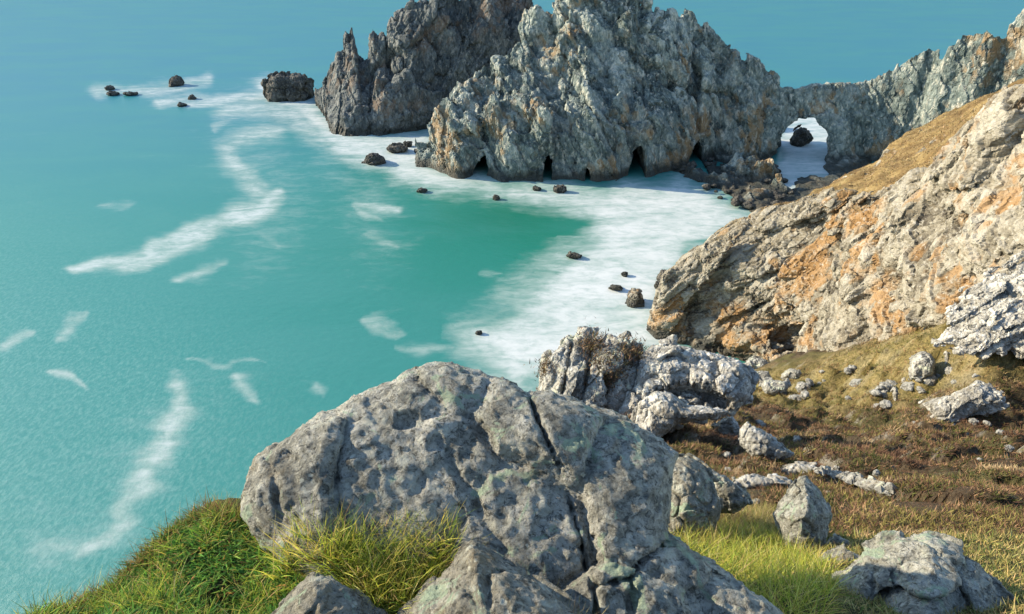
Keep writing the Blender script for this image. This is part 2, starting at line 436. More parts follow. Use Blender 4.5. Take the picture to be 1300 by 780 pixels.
V, Q = finish_land(gx, gy, gz, f, [(14, 4.2, 2, rotL, (1, 1, 2.0)), (6.5, 2.5, 3, rotL, (.8, 1, 2.4)), (2.8, .55, 4, rotL, (.7, 1, 2.6))],
                   [(.07, 1.1, 5, (1, 1, .35), True)], 9.5, None, lambda P: .4+.6*sstep(-60, -46, P[:, 0]))
V, Q = subdiv(*pieces(V, Q))
N = vnormals(V, Q); d, R = block_disp(V, 1.5, 8, rotL, (.8, 1, 2.6), warp=.05)
sd_, sh_ = strata(V, (.8, -.2, .4), 3.2, 73, .8)
V = V+N*(.24*d+.50*sd_+.10*fbm(V*1.1, 3, 9))[:, None]
R[:, 0] = .4*R[:, 0]+.6*sh_
A = {'tone': np.stack([R[:, 0], R[:, 1], R[:, 0]*0], 1)}
qc = V[Q].mean(1); ppx, ppy = project(*qc.T); isP = (ppy < 74) & (ppx < 456) & (ppx > 434)
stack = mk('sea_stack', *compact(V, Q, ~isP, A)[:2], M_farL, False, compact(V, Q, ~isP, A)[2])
pv, pq, pa = compact(V, Q, isP, A); po = mk('pinnacle', pv, pq, M_farL, False, pa)
po.parent = stack; po.location = po.location-stack.location
tag(stack, 'dark jagged sea stack with a thin pinnacle, behind and left of the arched headland', 'sea stack')

# main headland with the natural arch
ridgeM = curve([(520, 214, 183), (528, 203, 184), (534, 190, 186), (548, 170, 188), (556, 150, 190), (575, 128, 192), (600, 100, 195), (620, 85, 197), (640, 65, 200), (665, 45, 202), (680, 31, 204), (690, 35, 204), (700, 25, 205), (715, 13, 205),
    (722, 10, 205), (726, -3, 205), (745, -9, 205), (765, -7, 205), (778, -2, 205), (790, -6, 205), (803, -3, 205), (808, 5, 205), (811, 16, 205), (818, 10, 205), (823, 3, 205), (828, 15, 205), (835, 9, 205), (842, 14, 205), (848, 9, 205), (854, 14, 205), (859, 28, 205), (868, 30, 205), (877, 34, 204),
    (881, 45, 204), (908, 59, 203), (933, 74, 202), (958, 86, 200), (987, 106, 198), (1008, 116, 197), (1030, 108, 197), (1073, 106, 197), (1105, 102, 197), (1140, 91, 192),
    (1147, 87, 191), (1172, 80, 187), (1197, 72, 183), (1206, 58, 181), (1221, 47, 178), (1237, 49, 175), (1252, 39, 172), (1268, 45, 169), (1286, 38, 165), (1292, 25, 163), (1300, 17, 162), (1330, 5, 157), (1400, 10, 146)])
baseM = curve([(520, 214), (530, 214), (580, 222), (640, 228), (700, 229), (760, 231), (820, 226), (860, 214), (890, 206), (960, 203), (1010, 203), (1060, 206), (1110, 207), (1200, 226), (1300, 258), (1400, 295)], True)
shelf_px = [(845, 214), (885, 226), (915, 246), (950, 268), (990, 276), (1060, 244), (1022, 238), (1000, 246), (984, 240), (987, 222), (992, 206), (940, 200), (880, 200)]
shelf = np.array([sea_pt(*p)[:2] for p in shelf_px])
shelf2 = np.array([sea_pt(*p)[:2] for p in [(1015, 240), (1022, 222), (1010, 214), (1050, 203), (1058, 196), (1110, 200), (1110, 250), (1040, 250)]])
def hM(X, Yg):
    h = radial_height(X, Yg, baseM, ridgeM, ([.37, .43], [17, 8]), LEDGED, left=ridgeM[0][1], wob=3.2)
    P = np.stack([X.ravel(), Yg.ravel()], 1)
    n = fbm(np.c_[P*.16, np.zeros(len(P))], 4, 77).reshape(X.shape)
    for sh in (shelf, shelf2):
        d = poly_sdf(P, sh).reshape(X.shape)
        h = np.maximum(h, np.minimum(-d*.5, 1.1)+n*1.1-.2)
    return h
c0 = pt(1017, 186, 190); ax = np.array([.53, 1, 0]); ax /= np.linalg.norm(ax); sd = np.array([ax[1], -ax[0], 0])
caves = [(pt(692, 190, 188), (2.4, 9, 8.5), .05), (pt(613, 195, 187), (2.6, 7, 5.5), .3), (pt(806, 196, 184), (2.6, 8, 7), .1), (pt(882, 194, 190), (2.7, 8, 5.0), .1), (pt(742, 200, 184), (1.2, 6, 4.5), .0)]
def carveM(X, Yg, Z):
    # arch tunnel (oval, floor below the tide), flaring towards the camera side
    al = (X-c0[0])*ax[0]+(Yg-c0[1])*ax[1]; s_ = (X-c0[0])*sd[0]+(Yg-c0[1])*sd[1]
    wv = 7.4+np.clip(-al, 0, 12)*.22+.5*np.sin(Z*1.3+al*.7)
    r = np.sqrt((s_/wv)**2+((Z-2.0)/(10.0+.35*np.sin(s_*1.4)))**2)
    g = (1-r)*7.0
    g = np.where((al < -15) | (al > 22), -5, g)
    for c_, (rx, ry, rz), sh in caves:
        r = np.sqrt(((X-c_[0]-sh*(Z-2))/rx)**2+((Yg-c_[1]-4)/(ry+12))**2+((Z-.0)/(rz*1.2))**2)
        g = np.maximum(g, (1-r)*min(rx, rz))
    return g
rotM = rotm(.15, -.45, .2)
gx, gy, gz, f = land_sdf((-34, 150), (134, 235), (-2.5, 50), .62, hM)
V, Q = finish_land(gx, gy, gz, f, [(15, 4.0, 12, rotM, (1, 1, 1.8)), (6.5, 2.5, 13, rotM, (.8, 1, 2.3)), (2.8, .6, 14, rotM, (.7, 1, 2.6))],
                   [(.07, 1.1, 15, (1, 1, .35), True)], 10, carveM, lambda P: 1-.74*sstep(66, 84, P[:, 0]))
V, Q = subdiv(*pieces(V, Q))
N = vnormals(V, Q); d, R = block_disp(V, 1.5, 18, rotM, (.8, 1, 2.6), warp=.05)
flat = np.clip((V[:, 2]-.5)/2.5, .25, 1)
sd_, sh_ = strata(V, (.75, -.2, .5), 3.2, 72, .8)
V = V+N*((.24*d+.50*sd_+.10*fbm(V*1.1, 3, 19))*flat)[:, None]
R[:, 0] = .4*R[:, 0]+.6*sh_
A = {'tone': np.stack([R[:, 0], R[:, 1], R[:, 0]*0], 1)}
qc = V[Q].mean(1); isA = qc[:, 0] > 74
hv, hq, ha = compact(V, Q, ~isA, A); av, aq, aa = compact(V, Q, isA, A)
head = mk('arched_headland', hv, hq, M_far, False, ha); ar = mk('natural_arch', av, aq, M_far, False, aa)
ar.parent = head; ar.location = ar.location-head.location
tag(head, 'massive craggy headland with small sea caves and a rounded natural arch at its right', 'rock arch')

# ------------------------------------------------------------------ right hand cliff
baseC = curve([(820, 425, 94), (845, 434, 93), (870, 447, 92), (900, 454, 89), (950, 455, 85), (1000, 450, 80), (1040, 442, 72), (1100, 428, 63), (1150, 415, 58), (1200, 403, 54), (1300, 372, 49), (1400, 350, 44), (1600, 330, 40)])
crestC = curve([(840, 350, 95.5), (847, 342, 96), (858, 342, 96), (870, 328, 97), (900, 308, 98), (940, 285, 99), (1000, 270, 96), (1050, 258, 91), (1100, 244, 86), (1150, 232, 80), (1200, 200, 73), (1250, 160, 67), (1300, 128, 62), (1400, 90, 55), (1600, 60, 48)])
ridgeC = curve([(840, 350, 98), (870, 328, 99), (900, 306, 101), (940, 280, 104), (1000, 258, 110), (1050, 237, 115), (1080, 220, 118), (1110, 205, 121), (1130, 186, 124), (1150, 170, 127), (1200, 148, 128), (1250, 127, 126), (1300, 106, 124), (1400, 70, 120), (1600, 40, 115)])
def cliff_t(X, Yg):
    U = X/Yg
    Yb = np.interp(U, baseC[0], baseC[1]); Yc = np.maximum(np.interp(U, crestC[0], crestC[1]), Yb+2); Yr = np.maximum(np.interp(U, ridgeC[0], ridgeC[1]), Yc+1)
    return U, Yb, Yc, Yr
def hC(X, Yg):
    U, Yb, Yc, Yr = cliff_t(X, Yg)
    zb, zc, zr = (np.interp(U, k[0], k[2]) for k in (baseC, crestC, ridgeC))
    t = (Yg-Yb)/(Yc-Yb); s_ = (Yg-Yc)/(Yr-Yc); w = (Yg-Yr)/14
    h = np.where(t < 0, zb+t*25, zb+(zc-zb)*np.interp(t, [0, .15, .45, .8, 1], [0, .26, .58, .88, 1]))
    h = np.where(t > 1, zc+(zr-zc)*np.clip(s_, 0, 1), h)
    h = np.where(s_ > 1, zr-(zr+4)*np.clip(w, 0, 1.5), h)
    h = h-6*np.maximum(0, .262*Yg-X)
    return np.maximum(h, -5)
rotC = rotm(.3, .75, .35)
gx, gy, gz, f = land_sdf((14, 92), (38, 146), (-2.5, 58), .40, hC)
gxx, gyy = np.meshgrid(gx, gy, indexing='ij')
U, Yb, Yc, Yr = cliff_t(gxx, gyy); topk = .75*sstep(-5, 2, gyy-Yc)+.25*sstep(0, 6, gyy-Yc)*(1-.6*sstep(-1, 5, gyy-Yr))
hband = np.abs(f) < 8
ijk = np.argwhere(hband); P = np.stack([gx[ijk[:, 0]], gy[ijk[:, 1]], gz[ijk[:, 2]]], 1)
tk = topk[ijk[:, 0], ijk[:, 1]]
d = 2.9*block_disp(P, 9, 22, rotC, (.7, 1, 1.8), warp=.05)[0]+1.8*block_disp(P, 4.4, 23, rotC, (.6, 1, 2.0), warp=.05)[0]+.65*block_disp(P, 2.1, 24, rotC, (.5, 1, 2.3), warp=.05)[0]+.7*fbm(P*.12, 3, 25)
d = d*(1-.82*tk)+tk*.5*fbm(P*.22, 3, 26)
c_ = pt(985, 430, 82); ov = 1-np.sqrt((((gxx-c_[0])/8.5)**2+((gyy-c_[1]+1)/8)**2)[:, :, None]+((gz[None, None, :]-c_[2]-.22*(gxx-c_[0])[:, :, None])/3.0)**2)
f = np.maximum(f, (ov*3.0).astype(np.float32)); hband &= True
over = np.exp(-(((P-pt(985, 432, 82))/np.array([6.5, 6, 2.8]))**2).sum(1))
d -= 1.5*over
f[hband] -= d.astype(np.float32)
f[0] = f[-1] = 5; f[:, 0] = f[:, -1] = 5; f[:, :, -1] = 5
V, Q = subdiv(*pieces(*surface_nets(f, (gx[0], gy[0], gz[0]), gx[1]-gx[0])))
N = vnormals(V, Q); d, R = block_disp(V, 1.0, 28, rotC, (.7, 1, 2.0))
U, Yb, Yc, Yr = cliff_t(V[:, 0], V[:, 1]); topv = sstep(-1, 5, V[:, 1]-Yc)
sd_, sh_ = strata(V, (-.55, -.35, .76), 1.15, 71)
west = .35+.65*sstep(52, 36, V[:, 0])
V = V+N*((.26*d+.36*west*sd_+.05*fbm(V*2.2, 3, 29))*(1-.75*topv))[:, None]
R2, _ = np.zeros(len(V)), 0
_, RB = block_disp(V, 3.2, 31, rotC, (.8, 1, 1.8))
turfv = sstep(.34, .50, N[:, 2]+.16*fbm(V*.16, 4, 33)-.06)*topv
tone = np.stack([.55*R[:, 0]+.45*sh_, .5*R[:, 1]+.5*RB[:, 1], .55*sstep(.6, .85, N[:, 2])*sstep(0, 8, V[:, 2]-10)], 1)
isT = turfv[Q].mean(1) > .5
Vt, Qt, At = compact(V, Q, isT, {'n': N})
Vc, Qc, Ac = compact(V, Q, ~isT, {'tone': tone})
tag(mk('sea_cliff', Vc, Qc, M_cliff, False, Ac), 'sunlit ochre and cream sea cliff of slanting slabs, right of the foaming cove', 'cliff')

# ------------------------------------------------------------------ ground
G = [(40, 780, 2.5), (210, 655, 3.28), (270, 640, 3.4), (400, 690, 3.0), (560, 690, 3.04), (500, 790, 2.45), (300, 780, 2.5), (150, 780, 2.5), (700, 790, 2.6), (-200, 900, 2.0), (600, 1000, 1.6), (1000, 1000, 1.7), (1400, 1000, 1.8),
     (900, 780, 3.2), (1050, 780, 3.2), (1300, 780, 3.2), (900, 720, 4.4), (1000, 720, 4.5), (1300, 720, 4.6), (870, 690, 5.2), (1000, 690, 5.6), (1300, 690, 5.8), (900, 660, 7.5), (1050, 660, 8), (1300, 660, 8.5),
     (870, 640, 9), (1000, 640, 11), (1300, 640, 11.5), (900, 620, 13), (1100, 620, 15), (1300, 620, 15), (900, 600, 17), (1050, 600, 20), (1300, 600, 20), (850, 570, 22), (950, 570, 27), (1100, 570, 28), (1300, 570, 27),
     (800, 540, 28), (900, 540, 34), (1000, 540, 38), (1150, 545, 36), (1300, 545, 34), (950, 520, 44), (1050, 520, 46), (1150, 520, 43), (1300, 525, 38), (980, 500, 56), (1080, 500, 51), (1180, 500, 46), (1300, 500, 41),
     (980, 480, 64), (1000, 453, 73), (1020, 452, 68), (985, 457, 77), (960, 470, 76), (1080, 480, 55), (1180, 480, 48.5), (1300, 470, 43.5), (980, 460, 74), (1050, 455, 64), (1100, 440, 60), (1150, 430, 56.5), (1200, 415, 52.5), (1300, 440, 45.5), (1300, 400, 47.5), (1450, 600, 18), (1450, 450, 40), (700, 620, 9), (600, 640, 5.5)]
GW = np.array([pt(*g) for g in G]); GT = (CAMZ-GW[:, 2])/GW[:, 1]
xs = np.stack([GW[:, 0]/GW[:, 1]*1.6, np.log(GW[:, 1])], 1)
extra = [(.35*1.6, math.log(115), .54), (.7*1.6, math.log(115), .54), (1.2*1.6, math.log(115), .52), (.5*1.6, math.log(95), .66), (.42*1.6, math.log(88), .70), (.53*1.6, math.log(84), .715), (.9*1.6, math.log(70), .60)]
xs = np.vstack([xs, [e[:2] for e in extra]]); GT = np.r_[GT, [e[2] for e in extra]]
K = np.linalg.norm(xs[:, None]-xs[None], axis=2); Wt = np.linalg.solve(K+1e-3*np.eye(len(K)), GT-GT.mean())
COAST = np.array([(-9, -2), (-3.7, 1.4), (-3.3, 2.0), (-2.93, 2.5), (-2.55, 3.0), (-2.2, 3.45), (-1.2, 4.1), (0, 4.6), (1.0, 5.6), (1.2, 8), (1.3, 14), (1.3, 22), (1.4, 31), (5, 35), (10.5, 38), (19.5, 50), (31, 70), (39, 84), (44, 98), (50, 130), (200, 130), (200, -2)])
def cushions(P):
    """rounded heather cushions: their random triple and their height"""
    w = .3*np.stack([fbm(P*.9, 2, 5), fbm(P*.9+9, 2, 6), 0*P[:, 0]], 1)
    R, D, F1, F2 = cells(P*np.array([.62, .5, 0])+w, 61)
    return R, np.sqrt(np.clip(1-(F1/.72)**2, 0, 1))*(.15+.85*R[:, 0]**1.5)
def ground_z(x, y):
    x = np.atleast_1d(np.asarray(x, float)); y = np.maximum(np.atleast_1d(np.asarray(y, float)), .3)
    q = np.stack([x/y*1.6, np.log(y)], 1); q[:, 0] = np.clip(q[:, 0], -2.4, 2.6)
    T = np.full(len(q), GT.mean())
    for k in range(len(xs)): T += Wt[k]*np.sqrt(((q-xs[k])**2).sum(1))
    z = CAMZ-y*T
    d = poly_sdf(np.stack([x, y], 1), COAST)
    wob = .12*np.minimum(y/4, 4)*vnoise(np.stack([x, y, y*0], 1)*(2.2/np.maximum(y/4, 1))[:, None], 50)
    out = np.maximum(d+wob, 0)
    z = z-2.6*out-np.minimum(out, .5)*.4
    # lumpy heather cushions, growing with distance as the slope opens out
    P = np.stack([x, y, 0*x], 1)
    far = sstep(5, 9, y)*(1-sstep(55, 75, y))
    R, lump = cushions(P)
    z = z+far*(1.35*lump*np.minimum(y/22, 1)**.7+.5*fbm(P*.16, 4, 62)*np.minimum(y/25, 1))
    z = z+(1-sstep(5, 9, y))*.07*fbm(P*1.6, 4, 63)+sstep(38, 48, y)*(.45*fbm(P*.3, 4, 64)+.35*fbm(P*.9, 3, 65))
    return np.maximum(z, -4)
def hit_ground(px, py):
    r = ray(px, py); ys = np.exp(np.linspace(math.log(1.5), math.log(120), 900)); p = CAM+r*(ys/r[1])[:, None]
    b = np.nonzero(p[:, 2] < ground_z(p[:, 0], p[:, 1]))[0]
    return p[b[0]] if len(b) else p[-1]
uu = np.tan(np.linspace(math.atan(-2.6), math.atan(1.9), 430)); yy = np.exp(np.linspace(math.log(.5), math.log(118), 470))
UU, YY = np.meshgrid(uu, yy, indexing='ij'); gxv = (UU*YY).ravel(); gyv = YY.ravel(); gzv = ground_z(gxv, gyv)
ni, nj = UU.shape; ii = np.arange(ni*nj).reshape(ni, nj)
GQ = np.stack([ii[:-1, :-1].ravel(), ii[1:, :-1].ravel(), ii[1:, 1:].ravel(), ii[:-1, 1:].ravel()], 1)
GV = np.stack([gxv, gyv, gzv], 1); GN = vnormals(GV, GQ)
gpx, gpy = project(gxv, gyv, gzv)
def zone(px, py, poly, soft):
    return sstep(soft, -soft, poly_sdf(np.stack([px, py], 1), poly))
ZG = [(925, 470), (1000, 470), (1060, 448), (1130, 425), (1210, 395), (1320, 340), (1320, 505), (1220, 540), (1100, 535), (1020, 525), (960, 505)]
ZB = [(860, 690), (930, 650), (980, 680), (1060, 700), (1090, 800), (960, 800), (900, 740)]
def zones(x, y, z):
    px, py = project(x, y, z)
    near = 1-sstep(4.5, 7.5, y)
    green = zone(px, py, ZG, 14)*sstep(38, 46, y)
    return near, green
near, green = zones(gxv, gyv, gzv)
m = NT('heath_soil'); P = m.pos(obj=False); _, zn, zg, zr = m.attr('zone')
n1 = m.noise(P, .8, 6, .65); n2 = m.noise(P, 5, 6, .7); n3 = m.noise(P, .25, 4, .6)
heath = m.ramp(m.math('ADD', m.math('MULTIPLY', n1, .55), m.math('MULTIPLY', n2, .45)), [(.32, (.022, .017, .012)), (.46, (.06, .043, .026)), (.58, (.11, .08, .045)), (.72, (.22, .17, .105))])
heath = m.mix(m.ss(n3, .5, .62, 0, .6), heath, (.085, .085, .028))
turf = m.ramp(m.math('ADD', m.math('MULTIPLY', n1, .5), m.math('MULTIPLY', n2, .5)), [(.36, (.06, .045, .02)), (.47, (.14, .115, .04)), (.56, (.24, .185, .075)), (.68, (.32, .25, .14))])
soil = m.ramp(n2, [(.3, (.02, .025, .01)), (.5, (.05, .055, .02)), (.7, (.10, .085, .04))])
base = m.mix(zg, heath, turf); base = m.mix(zn, base, soil)
base = m.mix(zr, base, m.ramp(n2, [(.3, (.10, .09, .07)), (.5, (.27, .25, .20)), (.7, (.42, .40, .34))]))
m.bsdf(base, .95, m.bump(m.math('ADD', n2, m.math('MULTIPLY', n1, .8)), .9, .25), .15)
M_ground = m.m
rocky = sstep(.70, .55, GN[:, 2])*sstep(8, 14, gyv)*.6*(1-.7*green)
o = mk('hillside', GV, GQ, M_ground, True, {'zone': np.stack([near, green, rocky], 1)}, origin=np.array([0, 0, 0]))
tag(o, kind='structure')
# turf cap of the headland
m = NT('dry_turf'); P = m.pos(obj=False)
n1 = m.noise(P, .35, 6, .65); n2 = m.noise(P, 3.5, 6, .7)
tc = m.ramp(m.math('ADD', m.math('MULTIPLY', n1, .6), m.math('MULTIPLY', n2, .4)), [(.34, (.075, .05, .022)), (.47, (.15, .10, .042)), (.58, (.24, .175, .075)), (.72, (.34, .26, .14))])
m.bsdf(tc, .95, m.bump(n2, .8, .3), .15)
tag(mk('grassy_headland_top', Vt, Qt, m.m, True, None), kind='structure')

# ------------------------------------------------------------------ sea
th = np.radians(np.r_[np.linspace(-75, -42, 40, endpoint=False), np.linspace(-42, 42, 560), np.linspace(42.5, 75, 40)])
rr = np.r_[np.exp(np.linspace(math.log(12), math.log(420), 620)), np.exp(np.linspace(math.log(440), math.log(30000), 60))]
TT, RRr = np.meshgrid(th, rr, indexing='ij'); sx = (np.sin(TT)*RRr).ravel(); sy = (np.cos(TT)*RRr).ravel()
spx, spy = project(sx, sy, np.zeros_like(sx)); SPX = np.stack([spx, spy], 1)
# foam lanes and sheets, surveyed along the water
W3 = np.stack([sx*.06, sy*.03, 0*sx], 1)
qn = np.stack([spx*.025, spy*.045, 0*spx], 1)
SPX = SPX+np.stack([10*fbm(qn, 4, 90, .4), 7*fbm(qn, 4, 95, .4)], 1)
foam = np.zeros(len(sx))
def lane(pts_, w, amt, taper=False):
    global foam
    d, t = line_dist(SPX, pts_); ww = w*(.45+.55*np.sin(np.pi*np.clip(t, .02, .98))) if taper else w
    foam = np.maximum(foam, amt*np.exp(-(d/ww)**2))
lane([(90, 348), (180, 326), (250, 296), (300, 276), (345, 252)], 17, .74, True)
lane([(345, 252), (318, 226), (300, 210), (286, 195), (310, 178), (350, 170)], 18, .58)
lane([(280, 280), (352, 250)], 24, .72, True)
lane([(225, 352), (280, 330)], 13, .55, True)
lane([(105, 705), (150, 660), (185, 605), (210, 555), (238, 520), (228, 488)], 30, .62, True)
lane([(60, 700), (150, 665)], 34, .42)
lane([(190, 600), (218, 545)], 22, .66, True)
for a, w, k in [([(62, 472), (112, 488)], 9, .6), ([(80, 432), (112, 398)], 11, .52), ([(0, 440), (46, 420)], 10, .52), ([(245, 458), (335, 461)], 6, .5), ([(468, 408), (505, 425)], 14, .5), ([(505, 440), (575, 440)], 10, .5),
                ([(298, 480), (318, 510)], 13, .45), ([(395, 485), (405, 500)], 12, .42), ([(600, 352), (640, 352)], 7, .42), ([(330, 300), (350, 312)], 13, .4), ([(455, 262), (510, 270)], 12, .6), ([(455, 268), (490, 285)], 9, .5),
                ([(130, 265), (170, 262)], 10, .35), ([(300, 155), (275, 170)], 8, .5), ([(470, 300), (500, 312)], 10, .45)]:
    lane(a, w, k, True)
lane([(120, 116), (230, 112), (262, 103)], 9, .62); lane([(210, 126), (300, 126), (340, 125)], 9, .66)
lane([(330, 118), (380, 128), (420, 165), (470, 178), (530, 178)], 20, .80)
lane([(290, 140), (360, 145), (410, 172)], 22, .60)
lane([(310, 190), (360, 250), (330, 320)], 55, .26); lane([(420, 190), (470, 250), (480, 300)], 50, .28); lane([(90, 660), (230, 520)], 60, .22)
sheet = poly_sdf(SPX, [(400, 172), (520, 160), (560, 150), (560, 200), (640, 224), (760, 236), (860, 218), (930, 250), (970, 285), (930, 300), (880, 330), (850, 350), (860, 450), (800, 450), (700, 490), (655, 500), (618, 470), (596, 440), (592, 416), (640, 388), (700, 345), (735, 312), (752, 290), (745, 277), (690, 262), (600, 248), (540, 243), (470, 222), (420, 195)])
foam = np.maximum(foam, .95*sstep(26, -34, sheet))
foam = np.maximum(foam, .55*sstep(55, -5, sheet)*(spx > 560)*(spy > 300))
sheet2 = poly_sdf(SPX, [(1000, 130), (1075, 130), (1075, 210), (1030, 250), (985, 250), (985, 205)])
foam = np.maximum(foam, .85*sstep(12, -6, sheet2))
hole = np.exp(-(((spx-665)/70)**2+((spy-412)/30)**2)); foam -= .15*hole
# water colour: clear green over sand in the cove, bluer and greyer out to sea, wavelets to the lower left
cove = np.exp(-(((spx-600)/230)**2+((spy-300)/120)**2))*sstep(80, 200, spy)
bright = np.exp(-(((spx-640)/90)**2+((spy-275)/26)**2))
deep = sstep(330, 60, spy)
chop = sstep(330, 640, spy+.45*(400-spx))*sstep(560, 150, spx)
wv = np.stack([np.clip(foam, 0, 1), np.clip(cove, 0, 1), deep], 1)
wv2 = np.stack([chop, np.clip(bright, 0, 1), np.zeros_like(chop)], 1)
ni, nj = TT.shape; ii = np.arange(ni*nj).reshape(ni, nj)
SQ = np.stack([ii[:-1, :-1].ravel(), ii[:-1, 1:].ravel(), ii[1:, 1:].ravel(), ii[1:, :-1].ravel()], 1)
SV = np.stack([sx, sy, np.zeros_like(sx)], 1)
m = NT('sea_water'); P = m.pos(obj=False)
_, fo, cv, dp = m.attr('water'); _, ch, br, _ = m.attr('water2')
col = m.mix(dp, (.017, .172, .135), (.020, .142, .182))
col = m.mix(cv, col, (.003, .150, .095))
col = m.mix(m.math('MULTIPLY', br, .7), col, (.002, .115, .062))
n0 = m.noise(m.pos((.02, .045, 1), obj=False), 1, 7, .66, .4)
col = m.mix(m.ss(n0, .35, .7, 0, .4), col, (.036, .19, .155))
# chop: small pale wavelets
c1 = m.noise(m.pos((1.5, .8, 1), (0, 0, .5), obj=False), 1.3, 6, .75, .3)
col = m.mix(m.math('MULTIPLY', ch, m.ss(c1, .40, .68, 0, .5)), col, (.16, .32, .265))
fA = m.noise(m.pos((.05, .14, 1), (0, 0, -.25), obj=False), 1, 8, .65, .8)
fB = m.noise(m.pos((.32, .6, 1), (0, 0, -.2), obj=False), 1, 6, .7, .5)
fn = m.math('ADD', m.math('MULTIPLY', fA, .62), m.math('MULTIPLY', fB, .38))
fm = m.math('MULTIPLY', m.ss(m.math('ADD', fo, m.math('MULTIPLY', m.math('SUBTRACT', fn, .5), 1.25)), .08, 1.15), m.ss(fB, .28, .58, .78, 1))
col = m.mix(m.math('MULTIPLY', fm, m.ss(fA, .3, .6, .74, .93)), col, (.56, .58, .57))
wb = m.math('ADD', m.math('MULTIPLY', m.noise(m.pos((.5, .9, 1), (0, 0, .4), obj=False), .8, 4, .6), 1.0), m.math('MULTIPLY', c1, m.math('MULTIPLY', ch, .6)))
nrm = m.bump(wb, .25, .3)
df = m.n('ShaderNodeBsdfDiffuse'); m.put(df.inputs[0], col); m.put(df.inputs['Normal'], nrm)
gl = m.n('ShaderNodeBsdfGlossy'); m.put(gl.inputs['Roughness'], .32); m.put(gl.inputs['Normal'], nrm)
fr = m.n('ShaderNodeFresnel'); fr.inputs[0].default_value = 1.33; m.put(fr.inputs['Normal'], nrm)
k = m.math('MULTIPLY', m.math('MINIMUM', fr.outputs[0], .11), m.ss(fm, 0, .5, 1, .1))   # a choppy sea never reaches full grazing reflectance
mx = m.n('ShaderNodeMixShader'); m.put(mx.inputs[0], k); m.t.links.new(df.outputs[0], mx.inputs[1]); m.t.links.new(gl.outputs[0], mx.inputs[2]); m.t.links.new(mx.outputs[0], m.out.inputs[0])
o = mk('sea', SV, SQ, m.m, True, {'water': wv, 'water2': wv2}, origin=np.array([0, 0, 0])); tag(o, kind='structure')

# ------------------------------------------------------------------ rocks standing in the sea
def ell(cx, cy, w, h, k=9, s=0, top=None):
    rg = random.Random(s); o = []
    for i in range(k):
        a = 2*math.pi*i/k; r = rg.uniform(.82, 1.15)
        o.append((cx+w*r*math.cos(a), cy-h*r*math.sin(a)))
    return o
def sea_rock(px, py, w, h, label, seed, outline=None, **kw):
    ol = outline or ell(px, py, w, h*1.0, 9, seed)
    Yv = sea_pt(px, py+h*.75)[1]
    ol = [(a, b+(h*.5 if b > py+h*.4 else 0)) for a, b in ol]
    return rock_px('sea_rock', label, ol, Yv, .38, kw.pop('mat', M_sea_rock), 'sea rock', seed=seed, res=kw.pop('res', 34), cell=.4, amp=.12, smooth=False, **kw)
sea_rock(370, 111, 30, 17, 'big black blocky rock in the water just left of the jagged stack', 3, [(338, 128), (339, 108), (345, 96), (356, 94), (362, 98), (372, 93), (386, 95), (395, 104), (399, 118), (400, 128), (370, 133)], res=56)
sea_rock(224, 103, 11, 7, 'small triangular rock alone in the water, farthest out of the left group', 5, [(213, 108), (217, 101), (223, 96), (227, 98), (231, 103), (236, 108), (224, 111)])
sea_rock(244, 123, 6, 4, 'tiny peaked rock with foam streaming right of it', 7, [(238, 126), (241, 121), (245, 120), (249, 124), (249, 127)])
sea_rock(231, 133, 7, 2.5, 'tiny low dark rock nearest below the peaked one in the left group', 9)
sea_rock(139, 112, 7, 3, 'low dark rock awash, uppermost of the leftmost three', 11)
sea_rock(143, 119, 9, 2.6, 'low flat rock awash at the left end of the open water', 12)
sea_rock(165, 119, 11, 2.4, 'long flat rock awash, right hand one of the leftmost three', 13)
sea_rock(475, 201, 15, 7, 'rounded dark rock in foam between the jagged stack and the big headland', 15, [(460, 206), (464, 198), (472, 194), (478, 195), (486, 200), (493, 206), (476, 209)])
sea_rock(505, 189, 14, 4.5, 'low brown ledge of rock touching the left foot of the headland', 17)
sea_rock(518, 183, 6, 4, 'small dark rock perched above the brown ledge at the headland foot', 18)
sea_rock(536, 242, 6, 2.5, 'tiny rock awash in foam below the left foot of the headland', 19)
sea_rock(630, 251, 4.5, 3, 'tiny dark rock at the edge between foam and green water', 20)
sea_rock(711, 240, 8, 5, 'small dark rock in the blue shaded foam under the headland', 21)
sea_rock(681, 239, 6, 3, 'smallest rock in the shaded foam, left of its bigger neighbour', 22)
sea_rock(806, 377, 11, 10, 'rounded pale brown rock standing alone in the white foam', 24, [(795, 386), (797, 375), (803, 368), (811, 368), (816, 375), (819, 385), (807, 389)], mat=M_cliff)
sea_rock(793, 348, 4.5, 3, 'tiny dark rock in the foam behind the rounded pale brown one', 25)
sea_rock(728, 324, 9, 3.5, 'brown rock barely breaking the foam, left of the cove', 26, mat=M_cliff)
sea_rock(781, 365, 9, 3, 'pale low rock awash beside the rounded pale brown one', 27, mat=M_cliff)
sea_rock(608, 422, 5, 2.6, 'tiny dark rock in green water at the near edge of the foam', 28)
sea_rock(842, 352, 10, 9, 'dark broken rock leaning against the left tip of the sunlit cliff', 29, [(834, 364), (834, 352), (840, 344), (850, 342), (858, 348), (856, 368), (842, 370)])
sea_rock(836, 362, 6, 6, 'small grey rock at the waterline left of the sunlit cliff tip', 30)
sea_rock(1016, 172, 12, 14, 'dark rock in the sea seen through the opening of the arch', 31, [(1001, 188), (1003, 176), (1009, 166), (1017, 162), (1026, 166), (1028, 176), (1020, 181), (1010, 190)])
